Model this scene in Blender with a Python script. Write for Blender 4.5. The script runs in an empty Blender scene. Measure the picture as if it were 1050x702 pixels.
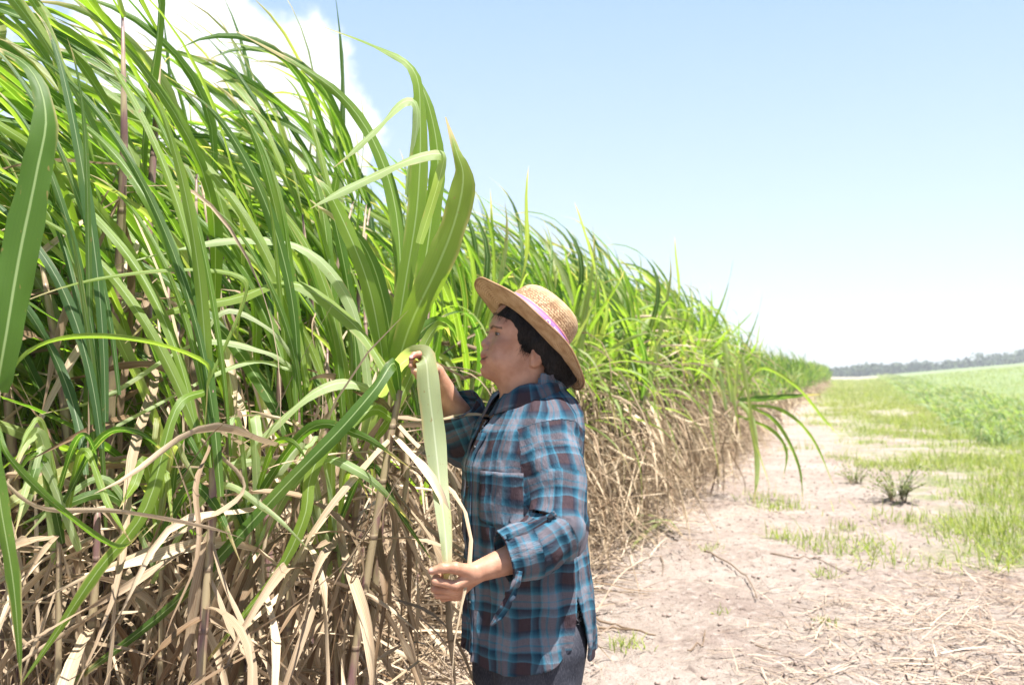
import bpy, math
import numpy as np
from math import radians, sin, cos, pi
from mathutils import Vector

# ------------------------------------------------------------------ camera, sky, sun, exposure
SC = bpy.context.scene
C = SC.collection
F = 1020.0 / 1050.0          # focal length over sensor width
HY = 382.0                   # eye level in the photograph (row)
EYE = 1.34

def W(px, py, d):
    """photo pixel + distance -> world point (used for measured positions)"""
    return np.array([(px - 525.0) / 1020.0 * d, d, EYE + (HY - py) / 1020.0 * d])

def G(px, py):
    """photo pixel on the ground -> (x, y)"""
    d = EYE * 1020.0 / (py - HY)
    return ((px - 525.0) / 1020.0 * d, d)

cam_d = bpy.data.cameras.new('camera')
cam = bpy.data.objects.new('camera', cam_d); C.objects.link(cam)
cam.location = (0, 0, EYE); cam.rotation_euler = (radians(90), 0, 0)
cam_d.sensor_width = 36.0; cam_d.lens = 36.0 * F
cam_d.shift_y = (HY - 351.0) / 1050.0
cam_d.clip_start = 0.05; cam_d.clip_end = 6000
cam_d.dof.use_dof = True; cam_d.dof.focus_distance = 2.4; cam_d.dof.aperture_fstop = 5.0
SC.camera = cam

SUN_EL, SUN_AZ = 71.0, -48.0
sdir = Vector((cos(radians(SUN_EL)) * cos(radians(SUN_AZ)), cos(radians(SUN_EL)) * sin(radians(SUN_AZ)), sin(radians(SUN_EL))))
sun_d = bpy.data.lights.new('sun', 'SUN'); sun_d.energy = 5.0; sun_d.angle = radians(0.53); sun_d.color = (1.0, 0.965, 0.91)
sun = bpy.data.objects.new('sun', sun_d); C.objects.link(sun); sun.location = (5, -3, 12)
sun.rotation_euler = sdir.to_track_quat('Z', 'Y').to_euler()

wd = bpy.data.worlds.new('World'); SC.world = wd; wd.use_nodes = True
nt = wd.node_tree; nt.nodes.clear()
def wn(t, **k):
    n = nt.nodes.new(t)
    for a, b in k.items(): setattr(n, a, b)
    return n
wout = wn('ShaderNodeOutputWorld'); wbg = wn('ShaderNodeBackground'); wbg.inputs[1].default_value = 0.105
sky = wn('ShaderNodeTexSky', sky_type='NISHITA', sun_disc=False, sun_elevation=radians(SUN_EL),
         sun_rotation=radians(90 - SUN_AZ), air_density=1.0, dust_density=0.4, ozone_density=1.2, altitude=0)
tc = wn('ShaderNodeTexCoord')
noi = wn('ShaderNodeTexNoise'); noi.inputs['Scale'].default_value = 7.0; noi.inputs['Detail'].default_value = 9; noi.inputs['Roughness'].default_value = 0.55
nt.links.new(tc.outputs['Generated'], noi.inputs['Vector'])
def cloud_blob(px, py, r, gain=1.0):
    v = Vector(((px - 525) / 1020, 1.0, (HY - py) / 1020)).normalized()
    dn = wn('ShaderNodeVectorMath', operation='DISTANCE'); dn.inputs[1].default_value = v
    nt.links.new(tc.outputs['Generated'], dn.inputs[0])
    m = wn('ShaderNodeMapRange'); m.inputs[1].default_value = r; m.inputs[2].default_value = 0; m.inputs[3].default_value = 0; m.inputs[4].default_value = gain
    nt.links.new(dn.outputs['Value'], m.inputs[0]); return m.outputs[0]
acc = None
for b in [(185, 30, .13, 1.5), (270, 75, .12, 1.5), (335, 110, .085, 1.2), (230, 170, .2, 1.5), (30, 50, .14, .55), (60, 220, .2, 1.0), (-600, 120, .3, .8)]:
    o = cloud_blob(*b)
    if acc is None: acc = o
    else:
        mx = wn('ShaderNodeMath', operation='MAXIMUM'); nt.links.new(acc, mx.inputs[0]); nt.links.new(o, mx.inputs[1]); acc = mx.outputs[0]
ad = wn('ShaderNodeMath', operation='ADD'); nt.links.new(acc, ad.inputs[0]); nm_ = wn('ShaderNodeMath', operation='MULTIPLY_ADD'); nm_.inputs[1].default_value = 2.6; nm_.inputs[2].default_value = -.88; nt.links.new(noi.outputs['Fac'], nm_.inputs[0]); nt.links.new(nm_.outputs[0], ad.inputs[1])
mr = wn('ShaderNodeMapRange', interpolation_type='SMOOTHSTEP'); mr.inputs[1].default_value = 0.82; mr.inputs[2].default_value = 1.12
nt.links.new(ad.outputs[0], mr.inputs[0])
mixc = wn('ShaderNodeMix', data_type='RGBA'); mixc.inputs[7].default_value = (4.2, 4.25, 4.3, 1)
sxyz = wn('ShaderNodeSeparateXYZ'); nt.links.new(tc.outputs['Generated'], sxyz.inputs[0])
hz = wn('ShaderNodeValToRGB'); nt.links.new(sxyz.outputs['Z'], hz.inputs[0]); he = hz.color_ramp.elements
for a in range(2): he.new(0.5)
for q, (p, c) in zip(he, [(0.0, (2.75, 3.05, 3.35)), (0.10, (2.4, 2.85, 3.3)), (0.34, (1.55, 2.2, 3.25)), (0.72, (0.6, 0.95, 1.9))]): q.position = p; q.color = (*c, 1)
smx = wn('ShaderNodeMix', data_type='RGBA'); smx.inputs[0].default_value = 0.85
nt.links.new(sky.outputs[0], smx.inputs[6]); nt.links.new(hz.outputs[0], smx.inputs[7])
nt.links.new(mr.outputs[0], mixc.inputs[0]); nt.links.new(smx.outputs[2], mixc.inputs[6])
nt.links.new(mixc.outputs[2], wbg.inputs[0]); nt.links.new(wbg.outputs[0], wout.inputs[0])

SC.view_settings.view_transform = 'Standard'; SC.view_settings.look = 'None'
SC.view_settings.exposure = 1.62; SC.view_settings.gamma = 1.0; SC.view_settings.use_curve_mapping = False
SC.render.engine = 'CYCLES'
SC.cycles.use_denoising = True; SC.cycles.max_bounces = 7; SC.cycles.transmission_bounces = 4; SC.cycles.diffuse_bounces = 4
SC.cycles.transparent_max_bounces = 6; SC.cycles.sample_clamp_indirect = 8.0

# ------------------------------------------------------------------ helpers
rng = np.random.default_rng(7)

def mesh_np(name, V, Q, uv=None, attrs=None, smooth=True, mat=None):
    """mesh from numpy arrays; Q is an (n,4) or (n,3) index array; uv per vertex"""
    V = np.asarray(V, np.float32).reshape(-1, 3); Q = np.asarray(Q, np.int32); k = Q.shape[1]
    me = bpy.data.meshes.new(name)
    me.vertices.add(len(V)); me.vertices.foreach_set('co', V.ravel())
    me.loops.add(Q.size); me.loops.foreach_set('vertex_index', Q.ravel())
    me.polygons.add(len(Q)); me.polygons.foreach_set('loop_start', np.arange(len(Q), dtype=np.int32) * k)
    me.polygons.foreach_set('loop_total', np.full(len(Q), k, np.int32))
    if smooth: me.polygons.foreach_set('use_smooth', np.ones(len(Q), bool))
    if uv is not None:
        l = me.uv_layers.new(name='UVMap'); l.data.foreach_set('uv', np.asarray(uv, np.float32)[Q.ravel()].ravel())
    for a, val in (attrs or {}).items():
        at = me.attributes.new(a, 'FLOAT', 'POINT'); at.data.foreach_set('value', np.asarray(val, np.float32).ravel())
    if mat is not None:
        for m in (mat if isinstance(mat, (list, tuple)) else [mat]): me.materials.append(m)
    me.update(calc_edges=True)
    return me

def ob(name, me, parent=None, loc=None):
    o = bpy.data.objects.new(name, me); C.objects.link(o)
    if parent is not None: o.parent = parent
    if loc is not None: o.location = loc
    return o

def tag(o, label=None, cat=None, group=None, kind=None):
    if label: o['label'] = label
    if cat: o['category'] = cat
    if group: o['group'] = group
    if kind: o['kind'] = kind
    return o

def nrm(a):
    return a / np.maximum(np.linalg.norm(a, axis=-1, keepdims=True), 1e-9)

def vnoise(P, scale, seed=0, octaves=3):
    """cheap smooth value noise on (n,3) points, -1..1"""
    out = np.zeros(len(P)); amp = 1.0; tot = 0
    for o in range(octaves):
        q = P * scale * (2 ** o) + seed * 17.13 + o * 5.7
        i = np.floor(q).astype(np.int64); f = q - i; f = f * f * (3 - 2 * f)
        r = 0
        for dx in (0, 1):
            for dy in (0, 1):
                for dz in (0, 1):
                    h = ((i[:, 0] + dx) * 73856093) ^ ((i[:, 1] + dy) * 19349663) ^ ((i[:, 2] + dz) * 83492791)
                    h = (h ^ (h >> 13)) * 1274126177
                    h = ((h ^ (h >> 16)) & 0xffff) / 65535.0
                    w = (f[:, 0] if dx else 1 - f[:, 0]) * (f[:, 1] if dy else 1 - f[:, 1]) * (f[:, 2] if dz else 1 - f[:, 2])
                    r = r + w * h
        out += amp * (2 * r - 1); tot += amp; amp *= 0.5
    return out / tot

class Mat:
    def __init__(s, name, rough=0.7, spec=0.3):
        s.m = bpy.data.materials.new(name); s.m.use_nodes = True; s.t = s.m.node_tree; s.t.nodes.clear()
        s.out = s.n('ShaderNodeOutputMaterial'); s.b = s.n('ShaderNodeBsdfPrincipled')
        s.b.inputs['Roughness'].default_value = rough; s.b.inputs['Specular IOR Level'].default_value = spec
        s.l(s.b.outputs[0], s.out.inputs[0])
    def n(s, t, **k):
        x = s.t.nodes.new(t)
        for a, b in k.items(): setattr(x, a, b)
        return x
    def l(s, a, b): s.t.links.new(a, b)
    def val(s, inp, v):
        if hasattr(v, 'is_output') or isinstance(v, bpy.types.NodeSocket): s.l(v, inp)
        else: inp.default_value = v if not (isinstance(v, tuple) and len(v) == 3 and len(inp.default_value) == 4) else (*v, 1)
    def math(s, op, a, b=0.0, c=None):
        x = s.n('ShaderNodeMath', operation=op); s.val(x.inputs[0], a); s.val(x.inputs[1], b)
        if c is not None: s.val(x.inputs[2], c)
        return x.outputs[0]
    def mix(s, f, a, b, blend='MIX'):
        x = s.n('ShaderNodeMix', data_type='RGBA', blend_type=blend); s.val(x.inputs[0], f); s.val(x.inputs[6], a); s.val(x.inputs[7], b); return x.outputs[2]
    def ramp(s, f, stops, interp='LINEAR'):
        x = s.n('ShaderNodeValToRGB'); s.val(x.inputs[0], f); e = x.color_ramp.elements; x.color_ramp.interpolation = interp
        while len(e) < len(stops): e.new(0.5)
        for q, (p, c) in zip(e, stops): q.position = p; q.color = (*c, 1)
        return x.outputs[0]
    def step(s, v, a, b, smooth=True):
        x = s.n('ShaderNodeMapRange', interpolation_type='SMOOTHSTEP' if smooth else 'LINEAR')
        s.val(x.inputs[0], v); x.inputs[1].default_value = a; x.inputs[2].default_value = b; return x.outputs[0]
    def noise(s, scale, detail=4, vec=None, rough=0.5, dist=0.0):
        x = s.n('ShaderNodeTexNoise'); x.inputs['Scale'].default_value = scale; x.inputs['Detail'].default_value = detail
        x.inputs['Roughness'].default_value = rough; x.inputs['Distortion'].default_value = dist
        if vec is not None: s.l(vec, x.inputs['Vector'])
        return x.outputs['Fac']
    def coord(s, which='Object'):
        return s.n('ShaderNodeTexCoord').outputs[which]
    def attr(s, name, out='Fac'):
        return s.n('ShaderNodeAttribute', attribute_name=name).outputs[out]
    def mapping(s, vec, scale=(1, 1, 1), rot=(0, 0, 0)):
        x = s.n('ShaderNodeMapping'); s.l(vec, x.inputs[0]); x.inputs['Scale'].default_value = scale; x.inputs['Rotation'].default_value = rot; return x.outputs[0]
    def sep(s, vec):
        x = s.n('ShaderNodeSeparateXYZ'); s.l(vec, x.inputs[0]); return x.outputs
    def bump(s, h, strength=0.5, dist=0.01):
        x = s.n('ShaderNodeBump'); x.inputs['Strength'].default_value = strength; x.inputs['Distance'].default_value = dist
        s.l(h, x.inputs['Height']); s.l(x.outputs[0], s.b.inputs['Normal']); return x
    def color(s, c): s.val(s.b.inputs['Base Color'], c)
    def translucent(s, c, f):
        t = s.n('ShaderNodeBsdfTranslucent'); s.val(t.inputs[0], c)
        m = s.n('ShaderNodeMixShader'); s.val(m.inputs[0], f); s.l(s.b.outputs[0], m.inputs[1]); s.l(t.outputs[0], m.inputs[2]); s.l(m.outputs[0], s.out.inputs[0])

# ------------------------------------------------------------------ plant materials
def leaf_material(name, lo, mid, hi, rib, dry_from=0.95, trans=0.5):
    M = Mat(name, 0.44, 0.38)
    u, v, _ = M.sep(M.coord('UV')); r = M.attr('rnd'); oi = M.n('ShaderNodeObjectInfo').outputs['Random']
    t = r
    g = M.ramp(t, [(0.0, lo), (0.38, mid), (0.66, hi), (0.84, tuple(q * .75 + w for q, w in zip(hi, (.07, .08, .03)))), (0.95, tuple(q * .5 + w for q, w in zip(hi, (.14, .14, .10)))), (1.0, (0.27, 0.26, 0.10))])  # pale upper stops paint a whitish sunlit look into some blades' colour
    # parallel veins
    vein = M.n('ShaderNodeTexWave', bands_direction='X'); vein.inputs['Scale'].default_value = 9; vein.inputs['Distortion'].default_value = 0.3
    M.l(M.coord('UV'), vein.inputs['Vector'])
    g = M.mix(M.math('MULTIPLY', vein.outputs['Fac'], 0.18), g, (0.15, 0.24, 0.05), 'MIX')
    nz = M.noise(3.2, 4, M.mapping(M.coord('Object'), (1, 1, 1)))
    g = M.mix(M.step(nz, 0.5, 0.78), g, M.mix(0.5, g, (0.2, 0.24, 0.05)))
    c = M.math('ABSOLUTE', M.math('SUBTRACT', u, 0.5))
    ribm = M.math('SUBTRACT', 1.0, M.step(c, 0.022, 0.05))
    g = M.mix(M.math('MULTIPLY', ribm, 0.75), g, rib)
    # dry tip and edges, place differs leaf by leaf
    nd = M.noise(14, 3)
    dv = M.math('ADD', v, M.math('MULTIPLY', M.math('SUBTRACT', nd, 0.5), 0.25))
    dv = M.math('ADD', dv, M.math('MULTIPLY', M.math('FRACT', M.math('MULTIPLY', r, 7.3)), 0.12))
    dv = M.math('ADD', dv, M.math('MULTIPLY', c, 0.12))
    dm = M.step(dv, dry_from, dry_from + 0.09)
    g = M.mix(dm, g, (0.42, 0.34, 0.2))
    sk = M.noise(1.0, 3, M.mapping(M.coord('UV'), (46, 1.6, 1)), 0.6)
    g = M.mix(M.math('MULTIPLY', M.step(sk, .5, .8), .5), g, M.mix(1.0, g, (.62, .62, .55), 'MULTIPLY'))
    spn = M.noise(38, 3); g = M.mix(M.math('MULTIPLY', M.step(spn, .68, .74), .7), g, (0.24, 0.17, 0.07))
    lg = M.noise(5, 2); g = M.mix(M.math('MULTIPLY', M.math('MULTIPLY', M.step(lg, .55, .7), M.step(c, .34, .48)), .8), g, (0.40, 0.33, 0.17))
    M.color(g)
    tr = M.mix(1.0, g, (2.1, 2.3, 0.75), 'MULTIPLY'); M.translucent(tr, trans)
    M.bump(vein.outputs['Fac'], 0.25, 0.001)
    return M.m

def dry_material(name, lo, hi):
    M = Mat(name, 0.6, 0.25); r = M.attr('rnd'); u, v, _ = M.sep(M.coord('UV'))
    g = M.ramp(r, [(0, lo), (0.55, tuple((a + b) / 2 for a, b in zip(lo, hi))), (1, hi)])
    st = M.noise(1.0, 3, M.mapping(M.coord('UV'), (14, 1.5, 1)))
    g = M.mix(M.step(st, 0.35, 0.75), g, M.mix(1.0, g, (0.62, 0.5, 0.42), 'MULTIPLY'))
    M.color(g); M.translucent(g, 0.22); M.bump(st, 0.4, 0.002)
    return M.m

M_GREEN = leaf_material('cane_leaf', (0.034, 0.085, 0.014), (0.085, 0.16, 0.02), (0.155, 0.235, 0.03), (0.34, 0.42, 0.22))
M_BLUISH = leaf_material('bluish_cane_leaf', (0.035, 0.08, 0.03), (0.055, 0.12, 0.035), (0.1, 0.17, 0.04), (0.32, 0.38, 0.24))  # bluer, darker green variant for some of the plants
M_PALE = leaf_material('underside_and_sheen_cane_leaf', (0.20, 0.28, 0.12), (0.27, 0.35, 0.17), (0.33, 0.40, 0.22), (0.45, 0.5, 0.36))  # pale underside tone, with the sun's reflection painted into the leaf colour
M_DRY = dry_material('dry_cane_leaf', (0.19, 0.125, 0.07), (0.66, 0.55, 0.39))
M_GRASS = leaf_material('grass_blade', (0.12, 0.155, 0.04), (0.18, 0.215, 0.055), (0.26, 0.27, 0.10), (0.2, 0.3, 0.07), 0.93, 0.4)
M_CROP = leaf_material('young_crop_blade', (0.10, 0.16, 0.07), (0.16, 0.22, 0.11), (0.22, 0.27, 0.14), (0.3, 0.36, 0.2), 0.9, 0.4)
M_WEED = leaf_material('weed_leaf', (0.07, 0.12, 0.03), (0.13, 0.17, 0.05), (0.2, 0.19, 0.09), (0.15, 0.2, 0.06), 1.2, 0.3)

def stalk_material():
    M = Mat('cane_stalk', 0.45, 0.4)
    x, y, z = M.sep(M.coord('Object')); oi = M.n('ShaderNodeObjectInfo').outputs['Random']
    n = M.noise(6, 4, M.mapping(M.coord('Object'), (6, 6, 1)))
    sh = M.ramp(n, [(0.2, (0.24, 0.18, 0.11)), (0.45, (0.30, 0.24, 0.14)), (0.6, (0.17, 0.09, 0.09)), (0.8, (0.14, 0.16, 0.06))])
    ring = M.math('FRACT', M.math('MULTIPLY', M.math('ADD', z, oi), 7.5))
    rm = M.step(M.math('ABSOLUTE', M.math('SUBTRACT', ring, 0.5)), 0.44, 0.49)
    M.color(M.mix(M.math('MULTIPLY', rm, 0.7), sh, (0.12, 0.08, 0.06)))
    M.bump(rm, 0.6, 0.003)
    return M.m
M_STALK = stalk_material()

# ------------------------------------------------------------------ leaf blades as curved, folded strips
def strips(P, side, width, fold=0.25, across=4, rnd=None, curl=0.0):
    """P (n, s, 3) centre lines, side (n, s, 3), width (n, s) -> verts, quads, uv, rnd"""
    n, s, _ = P.shape; k = across + 1
    d = nrm(np.gradient(P, axis=1)); up = nrm(np.cross(side, d))
    t = np.linspace(-1, 1, k); ss = np.linspace(0, 1, s)[None]; phs = (np.arange(n) * 2.399)[:, None]
    width = width * (1 + .05 * np.sin(ss * 23 + phs * 3) + .04 * np.sin(ss * 51 + phs))
    ruf = .10 * np.sin(ss * 19 + phs * 5) + .05 * np.sin(ss * 43 + phs * 2)
    V = P[:, :, None, :] + side[:, :, None, :] * (width[:, :, None, None] * 0.5 * t[None, None, :, None]) \
        + up[:, :, None, :] * (width[:, :, None, None] * 0.5 * fold * (np.abs(t) ** 1.3)[None, None, :, None]) \
        + up[:, :, None, :] * (width * ruf)[:, :, None, None] * (t * np.abs(t))[None, None, :, None]
    idx = np.arange(n * s * k).reshape(n, s, k)
    Q = np.stack([idx[:, :-1, :-1], idx[:, :-1, 1:], idx[:, 1:, 1:], idx[:, 1:, :-1]], -1).reshape(-1, 4)
    uv = np.stack(np.broadcast_arrays(((t + 1) / 2)[None, None, :], np.linspace(0, 1, s)[None, :, None], np.zeros((n, s, k)))[:2], -1).reshape(-1, 2)
    if rnd is None: rnd = rng.random(n)
    R = np.repeat(rnd, s * k)
    return V.reshape(-1, 3), Q, uv, R

def grow(P0, D0, L, Wd, wind, grav, segs=14, flex=1.0, twist=0.0, r=None, fold=0.25, across=4, wig=0.0, wmul=None, prof='cane', rnd=None):
    """blades grown from P0 along D0, bent by wind vector and gravity"""
    r = r or rng
    n = len(P0); P = np.zeros((n, segs + 1, 3)); S = np.zeros_like(P); P[:, 0] = P0; d = nrm(np.array(D0, float))
    ref = np.cross(d, np.array([0, 0, 1.0])) + r.normal(0, 0.12, (n, 3)); sd = nrm(ref - (ref * d).sum(-1, keepdims=True) * d); S[:, 0] = sd
    ds = (np.asarray(L) / segs)[:, None]; wm = np.ones(n) if wmul is None else wmul
    tw = r.normal(0, 1, n) * twist; wg = r.normal(0, 1, (n, 3))
    for i in range(segs):
        s = (i + 0.5) / segs; k = flex * (0.25 + 2.6 * s ** 1.6)
        d = d + ds * k * (np.asarray(wind)[None] * wm[:, None] + np.array([0, 0, -1.0]) * np.asarray(grav).reshape(-1, 1))
        if wig: d = d + wig * ds * np.sin(s * 9 + wg * 3) * wg
        d = nrm(d); P[:, i + 1] = P[:, i] + d * ds
        sd = sd - (sd * d).sum(-1, keepdims=True) * d; sd = nrm(sd)
        a = (tw * ds[:, 0] * (0.3 + 1.7 * s))[:, None]
        sd = nrm(sd * np.cos(a) + np.cross(d, sd) * np.sin(a)); S[:, i + 1] = sd
    t = np.linspace(0, 1, segs + 1)[None]
    if prof == 'cane': w = 0.55 + 0.62 * np.sin(np.minimum(t / 0.45, 1) * pi / 2) ; w = w * np.clip((1 - t) / 0.62, 0, 1) ** 0.72 / 1.1
    else: w = np.clip(1 - t, 0, 1) ** 0.7
    w = np.maximum(w, 0.03) * np.asarray(Wd)[:, None]
    return strips(P, S, w, fold, across, rnd)

def merge(parts):
    V = []; Q = []; U = []; R = []; o = 0
    for v, q, u, r in parts:
        V.append(v); Q.append(q + o); U.append(u); R.append(r); o += len(v)
    return np.concatenate(V), np.concatenate(Q), np.concatenate(U), np.concatenate(R)

def blades_mesh(name, parts, mat):
    v, q, u, r = merge(parts); return mesh_np(name, v, q, u, {'rnd': r}, True, mat)

def tube(path, rad, sides=8, cap=True):
    """tube along path (n,3) with radii (n,)"""
    path = np.asarray(path, float); n = len(path); rad = np.broadcast_to(rad, (n,))
    d = nrm(np.gradient(path, axis=0)); ref = np.array([0.3, 0.9, 0.1]) if abs(d[0] @ np.array([0, 0, 1.0])) > 0.8 else np.array([0, 0, 1.0])
    a = nrm(np.cross(d, ref)); b = np.cross(d, a)
    th = np.linspace(0, 2 * pi, sides, endpoint=False)
    V = path[:, None] + rad[:, None, None] * (a[:, None] * np.cos(th)[None, :, None] + b[:, None] * np.sin(th)[None, :, None])
    idx = np.arange(n * sides).reshape(n, sides); nx = np.roll(idx, -1, 1)
    Q = np.stack([idx[:-1], nx[:-1], nx[1:], idx[1:]], -1).reshape(-1, 4)
    V = V.reshape(-1, 3)
    if cap:
        m = len(V); V = np.concatenate([V, path[:1], path[-1:]])
        c0 = np.stack([idx[0], np.full(sides, m), np.full(sides, m), nx[0]], -1); c1 = np.stack([idx[-1], nx[-1], np.full(sides, m + 1), np.full(sides, m + 1)], -1)
        return V, Q, c0, c1
    return V, Q

def tube_mesh(name, paths, rads, mat, sides=8, smooth=True):
    """one or more tubes as one mesh (each end closed by a fan)"""
    me = bpy.data.meshes.new(name); VV = []; FF = []; o = 0
    for p, r in zip(paths, rads):
        V, Q, c0, c1 = tube(p, r, sides)
        VV.append(V); FF += [tuple(int(x) + o for x in q) for q in Q]
        FF += [(int(q[0]) + o, int(q[1]) + o, int(q[3]) + o) for q in c0] + [(int(q[0]) + o, int(q[1]) + o, int(q[2]) + o) for q in c1]
        o += len(V)
    me.from_pydata(np.concatenate(VV).tolist(), [], FF)
    me.polygons.foreach_set('use_smooth', np.full(len(me.polygons), smooth)); me.materials.append(mat)
    return me

def bez(pts, n):
    """Catmull-Rom through pts"""
    p = np.asarray(pts, float); p = np.vstack([2 * p[0] - p[1], p, 2 * p[-1] - p[-2]]); m = len(p) - 3
    t = np.linspace(0, m - 1e-6, n); i = t.astype(int); f = (t - i)[:, None]
    a, b, c, d = p[i], p[i + 1], p[i + 2], p[i + 3]
    return 0.5 * ((2 * b) + (c - a) * f + (2 * a - 5 * b + 4 * c - d) * f ** 2 + (3 * b - a - 3 * c + d) * f ** 3)
# ------------------------------------------------------------------ ground
def sstep(a, b, x): t = np.clip((x - a) / (b - a), 0, 1); return t * t * (3 - 2 * t)
def edge_x(d): return -1.8 + 0.338 * d          # line where the tall cane meets the path
def grass_x(d): return 1.35 + 0.262 * d + 2.6 * np.clip(7.0 - d, 0, 9)   # left limit of the grass
def crop_x(d): return 2.0 + 0.36 * d
def ground_z(x, y):
    far = sstep(15, 130, y) * np.clip(x - 0.35 * y, 0, 120) * 0.085
    far = far * (1 - 0.0 * x)
    return far
def ground_full(x, y):
    P = np.stack([x, y, np.zeros_like(x)], -1)
    near = np.exp(-np.maximum(y - 4, 0) / 12)
    z = ground_z(x, y) + vnoise(P, 0.9, 1, 3) * 0.04 + vnoise(P, 6, 2, 3) * 0.014 * near
    c = np.clip(vnoise(P, 22, 3, 2), 0, 1) * 0.04 * near + np.clip(vnoise(P, 9, 4, 2) - 0.25, 0, 1) * 0.05 * near
    return z + c
def axis(lo, hi, a, b, step, growth=1.13):
    core = np.arange(a, b, step); out = [core]
    x = b; s = step; r = []
    while x < hi: r.append(x); s *= growth; x += s
    r.append(hi); l = []; x = a - step; s = step
    while x > lo: l.append(x); s *= growth; x -= s
    l.append(lo); return np.concatenate([np.array(l[::-1]), core, np.array(r)])
gx = axis(-1500, 2500, -1.2, 5.0, 0.022); gy = axis(-300, 3500, 3.6, 10.5, 0.024)
XX, YY = np.meshgrid(gx, gy); XX = XX.ravel(); YY = YY.ravel()
ZZ = ground_full(XX, YY)
ii = np.arange(len(XX)).reshape(len(gy), len(gx))
GQ = np.stack([ii[:-1, :-1], ii[:-1, 1:], ii[1:, 1:], ii[1:, :-1]], -1).reshape(-1, 4)
P2 = np.stack([XX, YY, 0 * XX], -1)
gm = sstep(-0.5, 0.6, XX - grass_x(YY) + vnoise(P2, 0.8, 9, 3) * 0.9)
cm = sstep(-0.3, 0.3, XX - crop_x(YY)) * sstep(17, 19, YY)

def soil_material():
    M = Mat('soil', 0.95, 0.1); co = M.coord('Object')
    a = M.noise(1.3, 6, co); b = M.noise(14, 6, co, 0.65); c = M.noise(70, 4, co, 0.7)
    g = M.ramp(a, [(0.3, (0.29, 0.225, 0.19)), (0.5, (0.36, 0.295, 0.25)), (0.7, (0.42, 0.35, 0.305))])
    g = M.mix(M.step(b, 0.5, 0.72), g, (0.46, 0.395, 0.35))
    g = M.mix(M.math('MULTIPLY', M.step(b, 0.46, 0.3), 0.7), g, (0.12, 0.085, 0.07))
    g = M.mix(M.math('MULTIPLY', M.step(c, 0.60, 0.70), 0.6), g, (0.10, 0.07, 0.06))
    litter = M.noise(1.0, 3, M.mapping(co, (18, 60, 1), (0, 0, 0.5)), 0.6)
    g = M.mix(M.math('MULTIPLY', M.step(litter, 0.6, 0.72), 0.6), g, (0.42, 0.34, 0.25))
    green = M.ramp(M.noise(4, 5, co), [(0.3, (0.13, 0.18, 0.05)), (0.52, (0.2, 0.24, 0.08)), (0.66, (0.34, 0.29, 0.2))])
    g = M.mix(M.math('MULTIPLY', M.math('MULTIPLY', M.attr('grassy'), .75), M.step(M.noise(1.4, 5, co), 0.42, 0.6)), g, green)
    cg = M.ramp(M.noise(0.5, 6, co), [(0.3, (0.12, 0.19, 0.06)), (0.55, (0.16, 0.23, 0.08)), (0.8, (0.30, 0.29, 0.19))])
    g = M.mix(M.math('MULTIPLY', M.attr('crop'), 0.85), g, cg)
    M.color(g); M.bump(M.math('ADD', b, M.math('MULTIPLY', c, 0.7)), 1.0, 0.04)
    return M.m
M_SOIL = soil_material()
ground = ob('ground', mesh_np('ground', np.stack([XX, YY, ZZ], -1), GQ, None, {'grassy': gm * (1 - cm), 'crop': cm}, True, M_SOIL))
tag(ground, kind='structure')
def gz(x, y): return ground_full(np.atleast_1d(np.asarray(x, float)), np.atleast_1d(np.asarray(y, float)))

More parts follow.
